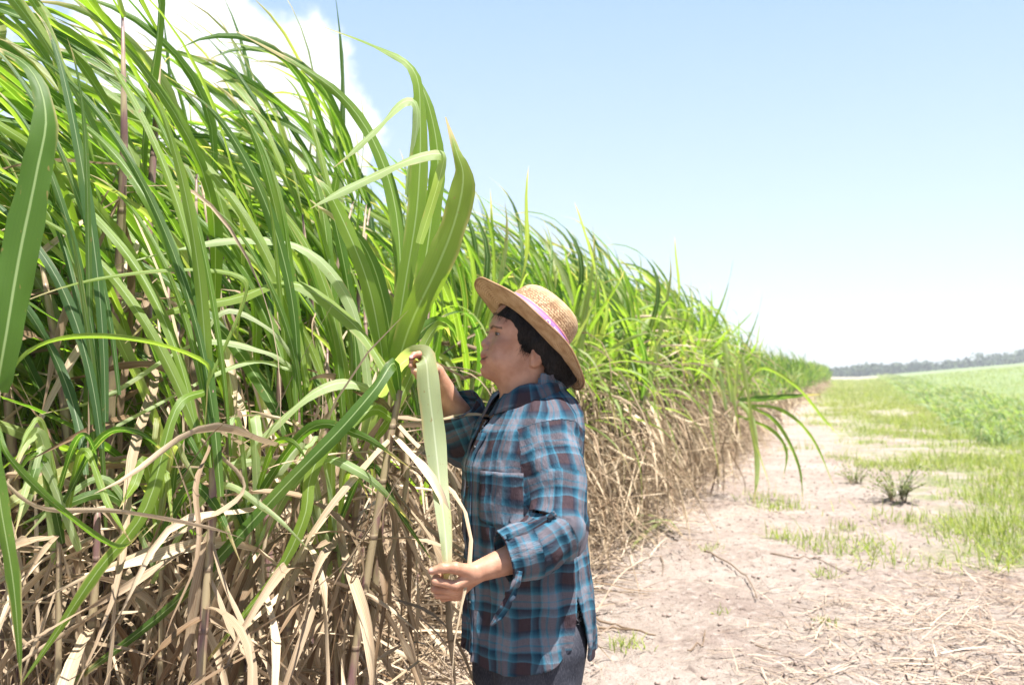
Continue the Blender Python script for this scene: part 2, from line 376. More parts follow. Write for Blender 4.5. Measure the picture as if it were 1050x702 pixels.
# ------------------------------------------------------------------ tall sugarcane: prototypes, then copies
def make_proto(seed, windy, res=1.0, bluish=False, edge=False):
    """one stool of cane: list of (kind, mesh)"""
    r = np.random.default_rng(seed); parts = []
    ns = r.integers(4, 6); green = []; dry = []
    segs = 16 if res > 0.9 else 10; ac = 4 if res > 0.9 else 2
    for k in range(ns):
        bx, by = r.normal(0, 0.10, 2); h = r.uniform(1.3, 1.85) * (1.07 if windy > .9 else .95); lean = r.normal(0, 0.09, 2) + np.array([-0.05 * windy, 0])
        hs = np.linspace(-0.05, h, 9); t = hs / h
        path = np.stack([bx + lean[0] * t ** 1.5 * h + 0.01 * np.sin(hs * 5 + k), by + lean[1] * t ** 1.5 * h, hs], -1)
        parts.append(('stalk', tube_mesh('stalk', [path], [np.array([.0155, .015, .0145, .014, .013, .012, .0105, .008, .003])], M_STALK, 8)))
        n = 15 if windy > .9 else 14
        f = np.sort(r.uniform(0.45 if windy > .9 else .78, 1.0, n)); f[-3:] = 1.0
        p0 = np.stack([np.interp(f * h, hs, path[:, i]) for i in range(3)], -1)
        az = (np.arange(n) % 2) * pi + r.uniform(0, 2 * pi) + r.normal(0, 0.5, n)
        el = radians(48) + (f - f.min()) / (1 - f.min()) * radians(36) + r.normal(0, 0.12, n)
        d0 = np.stack([np.cos(az) * np.cos(el) - .55 * windy, np.sin(az) * np.cos(el), np.sin(el)], -1)
        L = r.uniform(0.95, 1.6, n) * np.where(f > .97, 0.85, 1.0)
        green.append(grow(p0, d0, L, r.uniform(0.020, 0.040, n) * (1 if windy > .9 else 1.28), (-1.35 * windy + 0.05, 0.25 * windy, 0.25 * windy), (0.35 + (2.6 if windy > .9 else 1.0) * r.random(n) ** 1.7) * (1 - 0.2 * windy), segs, 1.0, 1.7, r, 0.3, ac, 0.7, r.uniform(0.3, 1.35, n), rnd=r.random(n)))
        if edge:      # long pale leaves arching out over the path and hanging
            n = 4 if k % 2 == 0 else 3; f = r.uniform(0.7, 1.0, n) if k % 2 == 0 else r.uniform(0.5, 0.85, n); p0 = np.stack([np.interp(f * h, hs, path[:, i]) for i in range(3)], -1)
            az = r.uniform(-1.4, 1.0, n); el = r.uniform(.4, 1.3, n) if k % 2 == 0 else r.uniform(-1.3, .2, n)
            d0 = np.stack([np.cos(az) * np.cos(el), np.sin(az) * np.cos(el), np.sin(el)], -1)
            (dry if k % 2 else green).append(grow(p0, d0, r.uniform(0.7, 1.3, n), r.uniform(0.022, 0.040, n), (-0.1, 0, 0), r.uniform(1.2, 4.0, n), segs, 1.0, 2.5, r, 0.3, ac, 0.6, rnd=r.uniform(.55, 1.0, n)))
        # dead leaves hanging on the lower stalk
        n = 22 if windy > .9 else 28
        f = r.uniform(0.08, 0.86 if windy > .9 else 1.1, n).clip(0, 1)
        p0 = np.stack([np.interp(f * h, hs, path[:, i]) for i in range(3)], -1)
        az = r.uniform(0, 2 * pi, n); el = r.uniform(-1.35, 0.35, n)
        d0 = np.stack([np.cos(az) * np.cos(el), np.sin(az) * np.cos(el), np.sin(el)], -1)
        dry.append(grow(p0, d0, np.minimum(r.uniform(0.35, 1.05 if windy > .9 else 1.5, n), f * h * 1.15 + .15), r.uniform(0.006, 0.024, n), (-0.4 * windy, 0, 0), 0.4 + 2.6 * r.random(n) ** 2, max(8, segs - 4), 1.0, 4.5, r, 0.6, 2, 1.5, rnd=r.random(n)))
        # loose trash strips leaning between the stalks
        n = 22
        p0 = np.stack([bx + r.normal(0, .25, n), by + r.normal(0, .25, n), r.uniform(0.0, 0.7, n)], -1)
        az = r.uniform(0, 2 * pi, n); el = r.uniform(-0.5, 1.5, n)
        d0 = np.stack([np.cos(az) * np.cos(el), np.sin(az) * np.cos(el), np.sin(el)], -1)
        dry.append(grow(p0, d0, r.uniform(0.3, 1.0, n), r.uniform(0.004, 0.013, n), (-0.1, 0, 0), r.uniform(0.0, .8, n), 7, 1.0, 6.0, r, 0.6, 2, 1.2, rnd=r.random(n)))
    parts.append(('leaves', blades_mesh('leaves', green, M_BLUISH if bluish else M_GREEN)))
    parts.append(('dry_leaves', blades_mesh('dry_leaves', dry, M_DRY)))
    return parts

PROTO_W = [make_proto(100 + i, 1.0, 1.0, i % 3 == 2) for i in range(7)]
PROTO_E = [make_proto(300 + i, 0.5, 1.0, False, True) for i in range(6)]
PROTO_M = [make_proto(200 + i, 0.7, 1.0, i % 4 == 3) for i in range(7)]

def put_plant(parts, x, y, rot, sc, label, group, tilt=(0, 0)):
    t = bpy.data.objects.new('sugarcane_plant', None); C.objects.link(t); t.empty_display_size = 0.1
    t.location = (x, y, float(ground_z(np.array(x), np.array(y)))); t.rotation_euler = (tilt[0], tilt[1], rot); t.scale = (sc, sc, sc)
    for nm, me in parts: ob(nm, me, t)
    tag(t, label, 'sugarcane plant', group); return t

un = np.array([0.338, 1.0]) / math.hypot(0.338, 1.0); pn = np.array([-un[1], un[0]])   # along the row, into the field
cands = []; extra = []
for k in range(11):
    s = 0.0
    while s < 95:
        s += rng.uniform(0.24, 0.40) * (1.0 if s < 22 else 1.5)
        off = 0.22 + 0.62 * k + rng.normal(0, 0.10)
        x = -1.85 + un[0] * s + pn[0] * off; y = un[1] * s + pn[1] * off
        if y < 1.0: continue
        px = 525 + 1020 * x / y
        if px < -190: continue
        if y < 2.15: continue
        hs = (1.04 - .17 * float(sstep(330, 470, px)) + .09 * float(sstep(5, 9, y)) * float(sstep(330, 470, px))) - 0.17 * float(sstep(12.5, 17, y))
        w = (18.0 / y) * (1.0 if k < 4 else 0.55)      # how large it shows
        cands.append((w, k, x, y, hs * rng.uniform(0.9, 1.08)))
cands.sort(key=lambda c: -c[0])
for i, (w, k, x, y, hs) in enumerate(cands):
    if i < 275:
        near = y < 4.6
        parts = (PROTO_W if near else PROTO_M)[rng.integers(7)]
        rot = rng.normal(0, 0.35) if near else rng.uniform(-.8, .8)
        if not near and k == 0: parts = PROTO_E[rng.integers(6)]; rot = rng.normal(0, .35)
        if k < 2 and near: lab, grp = 'tall sugarcane with windblown green leaves in the front rows left of the woman', 'front cane plants left of the woman'
        elif near: lab, grp = 'sugarcane deep in the field, seen between the front plants left of the woman', 'inner cane plants left of the woman'
        elif k < 2 and y < 10.5: lab, grp = 'tall sugarcane at the field edge just behind the woman, dry leaves at its foot', 'edge cane plants behind the woman'
        elif k < 2: lab, grp = 'smaller looking sugarcane at the far part of the field edge along the dirt path', 'far edge cane plants along the path'
        else: lab, grp = 'sugarcane whose leaf tops rise behind the edge rows beyond the woman', 'inner cane plants beyond the woman'
        put_plant(parts, x, y, rot, hs * (1.0 if y > 4.6 else rng.uniform(.95, 1.05)), lab, grp, (rng.normal(0, .04), rng.normal(0, .04)))
    else: extra.append((x, y, hs))
# the rest of the field reads as one mass
r2 = np.random.default_rng(55); E = np.array(extra); n_l = 26
N = len(E) * n_l; bx = np.repeat(E[:, 0], n_l) + r2.normal(0, .14, N); by = np.repeat(E[:, 1], n_l) + r2.normal(0, .14, N); hh = np.repeat(E[:, 2], n_l)
az = r2.uniform(0, 2 * pi, N); el = r2.uniform(0.9, 1.5, N); bz = r2.uniform(0.75, 1.6, N) * hh
fp = grow(np.stack([bx, by, bz + ground_z(bx, by)], -1), np.stack([np.cos(az) * np.cos(el), np.sin(az) * np.cos(el), np.sin(el)], -1), r2.uniform(.8, 1.25, N) * hh, r2.uniform(.035, .05, N),
          (-.5, .1, 0), r2.uniform(.4, 1.5, N), 8, 1.0, 1.0, r2, 0.3, 2, 0.4, rnd=r2.random(N))
n_d = 9; N = len(E) * n_d; bx = np.repeat(E[:, 0], n_d) + r2.normal(0, .2, N); by = np.repeat(E[:, 1], n_d) + r2.normal(0, .2, N); hh = np.repeat(E[:, 2], n_d)
az = r2.uniform(0, 2 * pi, N); el = r2.uniform(-.2, 1.4, N); bz = r2.uniform(0.05, 0.95, N) * hh
dp = grow(np.stack([bx, by, bz + ground_z(bx, by)], -1), np.stack([np.cos(az) * np.cos(el), np.sin(az) * np.cos(el), np.sin(el)], -1), r2.uniform(.4, .9, N), r2.uniform(.02, .045, N),
          (-.1, 0, 0), r2.uniform(1, 4, N), 6, 1.0, 3.0, r2, 0.5, 2, 1.0, rnd=r2.random(N))
v, q, u, r = merge([fp, dp])
me = mesh_np('cane_field', v, q, u, {'rnd': r}, True, [M_GREEN, M_DRY])
mi = np.zeros(len(q), np.int32); mi[len(fp[1]):] = 1; me.polygons.foreach_set('material_index', mi)
tag(ob('cane_field', me), 'mass of tall green sugarcane filling the field behind the nearer plants', 'sugarcane field', kind='stuff')
# ------------------------------------------------------------------ right-hand field: grass, young crop, far trees
r3 = np.random.default_rng(31)
def blades_on_ground(n, xs, ys, h, w, lean, mat, segs=4, seed=1, across=2, grav=(.2, 1.6)):
    r = np.random.default_rng(seed); az = r.uniform(0, 2 * pi, n); el = r.uniform(lean[0], lean[1], n)
    return grow(np.stack([xs, ys, gz(xs, ys) - 0.004], -1), np.stack([np.cos(az) * np.cos(el), np.sin(az) * np.cos(el), np.sin(el)], -1),
                h, w, (-.6, .1, 0), r.uniform(*grav, n), segs, 1.5, 0.8, r, 0.3, across, 0, rnd=r.random(n), prof='grass')
# grass verge: tufted, dense in the verge, thin towards the dirt
n = 420000
d = 5.2 * np.exp(r3.random(n) * math.log(170 / 5.2)); x = grass_x(d) - 2.6 + r3.random(n) * (crop_x(np.maximum(d, 17)) - grass_x(d) + 4.6 + 0.25 * d)
P = np.stack([x, d, 0 * x], -1)
dens = sstep(-0.8, 1.6, (x - grass_x(d)) + vnoise(P, 0.7, 9, 3) * 1.8) * (.06 + .94 * sstep(-0.16, 0.2, vnoise(P, .8, 21, 4) + .025 * np.minimum(x - grass_x(d), 6))) * (1 - 0.8 * sstep(-.2, .3, x - crop_x(d)) * sstep(17, 19, d))
dens = np.maximum(dens, .35 * sstep(.28, .5, vnoise(P, .8, 61, 3)) * (x > edge_x(d) + .6) * (d > 6.5)); x_lo = 0
keep = (r3.random(n) < dens) & (x / d < 0.66); x, d = x[keep], d[keep]
n = len(x); print('grass blades', n)
hgt = (0.04 + 0.05 * r3.random(n) + 0.16 * r3.random(n) ** 5) * (1 + 0.5 * np.clip(vnoise(np.stack([x, d, 0 * x], -1), 1.1, 5, 2), -1, 1)) * (1 + 0.012 * d)
tag(ob('grass', blades_mesh('grass', [blades_on_ground(n, x, d, hgt, (0.004 + 0.004 * r3.random(n)) * (1 + d * 0.07), (0.5, 1.5), M_GRASS, 3, 4)], M_GRASS)), 'bright green grass verge between the dirt path and the young crop', 'grass', kind='stuff')

# young crop: front tufts are plants of their own, the rest a mass of rows
def tuft(seed, n=26, h=(0.28, 0.55), w=(0.012, 0.024), spread=0.1, mat=None, lean=(0.75, 1.5), grav=(.8, 3.5), wind=-.8):
    r = np.random.default_rng(seed); az = r.uniform(0, 2 * pi, n); el = r.uniform(*lean, n)
    p = np.stack([r.normal(0, spread, n), r.normal(0, spread, n), np.zeros(n) - 0.01], -1)
    g = grow(p, np.stack([np.cos(az) * np.cos(el), np.sin(az) * np.cos(el), np.sin(el)], -1), r.uniform(*h, n), r.uniform(*w, n), (wind, .1, 0), r.uniform(*grav, n), 8, 1.3, 1.0, r, .3, 2, .3, rnd=r.random(n))
    return g
CROP = [blades_mesh('leaves', [tuft(400 + i, 46, (0.4, 0.85), (0.018, 0.032), .16)], M_CROP) for i in range(6)]
row_dir = np.array([0.36, 1.0]); front = []; rest = []
for j in range(120):
    off = 0.35 + j * 0.95
    for y in np.arange(18.2, 280, 0.5):
        x = float(crop_x(y)) + off * (1 + 0 * y) + r3.normal(0, .09); yy = y + r3.normal(0, .12)
        if x / yy > 0.66: break
        if yy > 60 and (j % 2): continue
        if yy > 60 and r3.random() < min(.75, .4 * yy / 120): continue
        if vnoise(np.array([[x, yy, 0]]), .25, 8, 2)[0] < -0.3: continue
        (front if yy < 21.5 else rest).append((x, yy, r3.uniform(.7, 1.1)))
for x, y, s in front[:70]:
    o = ob('young_sugarcane_plant', CROP[r3.integers(6)]); o.location = (x, y, float(ground_z(np.array(x), np.array(y)))); o.rotation_euler = (0, 0, r3.uniform(0, 6.28)); o.scale = (s, s, s)
    tag(o, 'knee-high young sugarcane tuft at the near edge of the low crop field', 'young sugarcane', 'young cane tufts at the near edge of the low crop')
R_ = np.array(rest); k = 15; N = len(R_) * k; print('crop tufts', len(R_))
bx = np.repeat(R_[:, 0], k) + r3.normal(0, .14, N); by = np.repeat(R_[:, 1], k) + r3.normal(0, .14, N); s = np.repeat(R_[:, 2], k); az = r3.uniform(0, 2 * pi, N); el = r3.uniform(.7, 1.5, N)
cg = grow(np.stack([bx, by, ground_z(bx, by) - .01], -1), np.stack([np.cos(az) * np.cos(el), np.sin(az) * np.cos(el), np.sin(el)], -1), s * r3.uniform(.45, .85, N), (0.026 + 0.0007 * by) * r3.uniform(.8, 1.3, N),
          (-.8, .1, 0), r3.uniform(.8, 3.2, N), 4, 1.3, 1, r3, .3, 2, .2, rnd=r3.random(N))
tag(ob('young_crop', blades_mesh('young_crop', [cg], M_CROP)), 'low rows of young green crop covering the field on the right', 'young crop', kind='stuff')

# far line of trees: crowns of many small leaf clumps
def far_leaf():
    M = Mat('far_tree_leaves', 0.8, 0.15); r = M.attr('rnd'); M.color(M.ramp(r, [(0, (0.035, 0.06, 0.03)), (.6, (0.06, 0.09, 0.04)), (1, (0.1, 0.12, 0.05))])); return M.m
M_FAR = far_leaf()
V = []; cnt = 0
for px in np.arange(830, 1160, 2.2):
    for row in range(2):
        d = 330 + row * 60 + r3.uniform(-15, 15); x = (px + r3.uniform(-6, 6) - 525) / 1020 * d
        base = EYE + (HY - (np.interp(px, [840, 900, 960, 1050, 1160], [384, 383, 381, 377, 373]) + 2)) / 1020 * d - 1.0
        hgt = np.interp(px, [830, 860, 900, 980, 1030, 1160], [2.5, 3.4, 4.5, 4.2, 6.2, 6.5]) * r3.uniform(.5, 1.35)
        if px < 872 and row: continue
        m = 110; q = nrm(r3.normal(0, 1, (m, 3))) * (r3.random(m) ** .33)[:, None]; q[:, 2] = np.maximum(q[:, 2], -.85)
        V.append(np.stack([x + q[:, 0] * hgt * r3.uniform(.5, .95), d + q[:, 1] * hgt * .5, base + hgt * .5 + q[:, 2] * hgt * .55], -1))
Pc = np.concatenate(V); m = len(Pc); a = nrm(r3.normal(0, 1, (m, 3))); b = nrm(np.cross(a, r3.normal(0, 1, (m, 3)))); s = r3.uniform(.25, .6, (m, 1))
quad = np.stack([Pc - a * s - b * s * .6, Pc + a * s - b * s * .6, Pc + a * s + b * s * .6, Pc - a * s + b * s * .6], 1).reshape(-1, 3)
me = mesh_np('treeline', quad, np.arange(m * 4).reshape(-1, 4), None, {'rnd': np.repeat(r3.random(m), 4)}, False, M_FAR)
tag(ob('treeline', me), 'low dark green line of trees on the horizon beyond the crop', 'trees', kind='stuff')

# ------------------------------------------------------------------ path litter
def simple(name, lo, hi, rough=.8):
    M = Mat(name, rough, .2); M.color(M.mix(M.noise(30, 4), lo, hi)); return M
M_TWIG = simple('twig_bark', (0.10, 0.065, 0.04), (0.24, 0.17, 0.11)).m
M_CLOD = simple('clod', (0.20, 0.145, 0.12), (0.34, 0.27, 0.235)).m
M_STRAW = dry_material('straw', (0.26, 0.19, 0.14), (0.66, 0.56, 0.44))
# fine straw bits lying flat
def flat_bits(n, x, y, L, w, seed, z=0.006, rise=.12, mat=None, segs=4):
    r = np.random.default_rng(seed); az = r.uniform(0, 2 * pi, n); el = r.normal(0.02, rise, n)
    return grow(np.stack([x, y, gz(x, y) + z + r.random(n) * .01], -1), np.stack([np.cos(az) * np.cos(el), np.sin(az) * np.cos(el), np.sin(el)], -1), L, w, (0, 0, 0), np.abs(el) * 2, segs, 1, 3, r, .4, 2, 1.2, rnd=r.random(n), prof='grass')
n = 22000
d = 3.9 * np.exp(r3.random(n) * math.log(26 / 3.9)); x = edge_x(d) - .6 + r3.random(n) * (grass_x(d) + 2.5 - edge_x(d)); P = np.stack([x, d, 0 * x], -1)
w_ = sstep(-.3, .3, vnoise(P, .9, 41, 3)) * .8 + .2; w_ = np.maximum(w_, sstep(.5, -.4, x - edge_x(d)) * 1.0); k_ = (r3.random(n) < w_) & (x / d < .62); x, d = x[k_], d[k_]; n = len(x)
A1 = flat_bits(n, x, d, r3.uniform(.02, .13, n), r3.uniform(.0015, .0045, n) * (1 + .05 * d), 3)
# heavier mat towards the lower right corner
n = 5200; x = r3.uniform(.9, 3.6, n); d = r3.uniform(3.7, 6.9, n); P = np.stack([x, d, 0 * x], -1)
mm = sstep(-.22, .3, x / d - (.30 + .09 * (d - 4.5)) + vnoise(P, 1.0, 71, 3) * .35) ; k_ = r3.random(n) < mm * .9; x, d = x[k_], d[k_]; n = len(x)
A2 = flat_bits(n, x, d, r3.uniform(.12, .42, n), r3.uniform(.003, .010, n), 4, .015, .16, segs=6)
# trash skirt along the foot of the cane
n = 5200; d = 2.6 * np.exp(r3.random(n) * math.log(26 / 2.6)); x = edge_x(d) + r3.normal(-.12, .22, n)
A3 = flat_bits(n, x, d, r3.uniform(.15, .6, n), r3.uniform(.006, .02, n), 5, .02, .3, segs=7)
tag(ob('straw_litter', blades_mesh('straw_litter', [A1, A2, A3], M_STRAW)), 'dry straw and leaf scraps scattered over the pale dirt path', 'straw litter', kind='stuff')
# clods of soil
n = 5000; d = 3.8 * np.exp(r3.random(n) * math.log(16 / 3.8)); x = edge_x(d) - .3 + r3.random(n) * (grass_x(d) + 1 - edge_x(d))
base = np.array([(1, 0, 0), (-1, 0, 0), (0, 1, 0), (0, -1, 0), (0, 0, 1), (0, 0, -1)], float); tri = np.array([(0, 2, 4), (2, 1, 4), (1, 3, 4), (3, 0, 4), (2, 0, 5), (1, 2, 5), (3, 1, 5), (0, 3, 5)])
sz = 0.004 + 0.016 * r3.random(n) ** 4; vv = base[None] * sz[:, None, None] * r3.uniform(.6, 1.3, (n, 6, 1)) * np.array([1, 1, .7])
ang = r3.uniform(0, 6.28, n); ca, sa = np.cos(ang)[:, None], np.sin(ang)[:, None]
vv = np.stack([vv[..., 0] * ca - vv[..., 1] * sa, vv[..., 0] * sa + vv[..., 1] * ca, vv[..., 2]], -1) + np.stack([x, d, gz(x, d) + sz * .3], -1)[:, None]
me = mesh_np('soil_clods', vv.reshape(-1, 3), (tri[None] + np.arange(n)[:, None, None] * 6).reshape(-1, 3), None, None, False, M_CLOD)
sub = me
tag(ob('soil_clods', me), 'small crumbs and clods of dry soil strewn on the path', 'soil clods', kind='stuff')

# twigs and fallen stems that one can point to
def ground_path(pix, h=0.012, n=14):
    g = np.array([G(a, b) for a, b in pix]); p = bez(np.c_[g, np.zeros(len(g))], n); p[:, 2] = gz(p[:, 0], p[:, 1]) + h; return p
TW = [
 ('twig', 'thin curved brown twig arching across the middle of the path', [(722, 570), (745, 580), (763, 593), (772, 606), (776, 619)], .006, .03),
 ('twig', 'long dark stick lying flat on the path toward the grass, right of the small tufts', [(790, 571), (815, 575), (840, 576), (870, 588)], .006, .012),
 ('twig', 'forked black twig bit on bare dirt near the lower edge', [(705, 671), (718, 668), (722, 660), (723, 651)], .004, .012),
 ('twig', 'short dark twig lying on the dirt, right of the forked one', [(775, 665), (788, 670), (800, 675)], .004, .012),
 ('twig', 'short crooked twig standing in the dirt near the dry leaf heap', [(677, 572), (680, 580), (679, 592)], .004, .012),
 ('cane_stem', 'brown dry cane stem lying beside the woman, upper one of two', [(596, 632), (612, 638), (630, 643), (655, 652)], .008, .02),
 ('cane_stem', 'pale brown dry cane stem lying beside the woman, lower one of two', [(590, 648), (612, 646), (640, 648), (672, 656)], .009, .02)]
for nm, lab, pix, rad, h in TW:
    p = ground_path(pix, h); tag(ob(nm, tube_mesh(nm, [p], [np.linspace(rad, rad * .5, len(p))], M_TWIG, 6)), lab, 'twig' if nm == 'twig' else 'cane stem')

# small weeds on the path
def leafy_tuft(seed, n, h, w, spread, lean=(.3, 1.4), mat=M_GRASS): return blades_mesh('grass_tuft', [tuft(seed, n, h, w, spread, None, lean, (.5, 3), -.3)], mat)
TU = [(640, 664, 60, (.05, .10), .055, 'low bright green weed tuft on bare dirt right of the dry cane stems'),
      (800, 555, 50, (.10, .22), .05, 'upright light green grass tuft in the middle of the path'),
      (845, 590, 34, (.06, .13), .05, 'small pale grass tuft beside the long dark stick'),
      (950, 578, 90, (.08, .18), .14, 'wide green grass patch at the edge of the straw mat'),
      (1022, 585, 34, (.15, .36), .05, 'taller leaning grass clump with long blades at the right edge of the straw mat'),
      (728, 566, 26, (.05, .11), .045, 'small green sprig at the upper end of the curved twig'),
      (888, 583, 12, (.08, .22), .03, 'sparse two-bladed sprout on bare dirt left of the wide grass patch'),
      (742, 632, 10, (.04, .09), .02, 'tiny green sprout on bare dirt below the curved twig'),
      (845, 640, 34, (.04, .08), .035, 'faint yellowish grass tuft low on the path beside the straw'),
      (790, 520, 26, (.12, .25), .035, 'thin grass tuft under the drooping cane leaves'),
      (866, 545, 40, (.09, .16), .045, 'thin grass tuft between the path and the leafy weed bush')]
for i, (px, py, n, h, sp, lab) in enumerate(TU):
    x, y = G(px, py); o = ob('grass_tuft', leafy_tuft(700 + i, n, h, (.004, .009), sp)); o.location = (x, y, float(gz(x, y)[0])); tag(o, lab, 'grass tuft')
# broad-leaved weed bush
def bush(seed, H, R, nst, nl, ls):
    r = np.random.default_rng(seed); paths = []; lv = []
    for k in range(nst):
        a = r.uniform(0, 6.28); l = r.uniform(.35, 1) * H; e = 1; bx_ = cos(a + 1) * R * .2
        p = bez([(bx_, 0, -.02), (cos(a) * R * .3, sin(a) * R * .3, l * .5), (cos(a) * R * r.uniform(.5, 1), sin(a) * R * r.uniform(.5, 1), l)], 8); paths.append(p)
        t = r.uniform(.25, 1, nl); p0 = np.stack([np.interp(t, np.linspace(0, 1, 8), p[:, i]) for i in range(3)], -1); az = r.uniform(0, 6.28, nl); el = r.uniform(-.2, .9, nl)
        lv.append(grow(p0, np.stack([np.cos(az) * np.cos(el), np.sin(az) * np.cos(el), np.sin(el)], -1), r.uniform(*ls, nl), r.uniform(.4, .6, nl) * ls[1] * .8, (0, 0, 0), r.uniform(2, 8, nl), 4, 1, 1, r, .2, 2, 0, rnd=r.random(nl)))
    return tube_mesh('stem', paths, [np.linspace(.003, .001, 8)] * nst, M_TWIG, 5), blades_mesh('leaves', lv, M_WEED)
def put_bush(px, py, seed, H, R, nst, nl, ls, lab):
    x, y = G(px, py); t = bpy.data.objects.new('weed_bush', None); C.objects.link(t); t.location = (x, y, float(gz(x, y)[0])); tag(t, lab, 'weed')
    a, b = bush(seed, H, R, nst, nl, ls); ob('stem', a, t); ob('leaves', b, t)
put_bush(921, 515, 1, .40, .40, 34, 22, (.022, .048), 'dark leafy weed bush standing between the dirt path and the grass')
put_bush(877, 497, 2, .28, .30, 22, 18, (.02, .04), 'smaller thin olive weed at the grass edge, left of the leafy bush')
# heap of yellow-green fallen cane leaves by the cane foot
hp = []
for k, pix in enumerate([[(640, 560), (660, 548), (684, 545), (700, 552)], [(633, 540), (655, 556), (676, 566)], [(648, 566), (668, 552), (690, 538)], [(660, 530), (680, 545), (708, 560)], [(640, 549), (664, 540), (690, 550)]]):
    p = ground_path(pix, .03, 12); p[:, 2] += .06 * np.sin(np.linspace(0, pi, 12)); hp.append(p)
hp = np.array(hp); sd = nrm(np.cross(nrm(np.gradient(hp, axis=1)), np.array([0.2, -.3, 1.0]))); ww = (np.sin(np.linspace(.5, pi - .05, 12)) * .035)[None].repeat(5, 0)
for k in range(5):
    o = ob('fallen_cane_leaf', blades_mesh('fallen_cane_leaf', [strips(hp[k:k + 1], sd[k:k + 1], ww[k:k + 1], .3, 4, np.array([[.95, .5, .97, .3, .9][k]]))], M_GREEN if k % 2 == 0 else M_DRY))
    tag(o, ['yellow-green fallen cane leaf arching over the heap at the cane foot', 'tan dry leaf crossing the leaf heap at the cane foot', 'pale green fallen leaf sloping up toward the cane', 'straw coloured leaf at the right of the heap at the cane foot', 'olive fallen leaf lying topmost at the back of the heap'][k], 'fallen leaf')
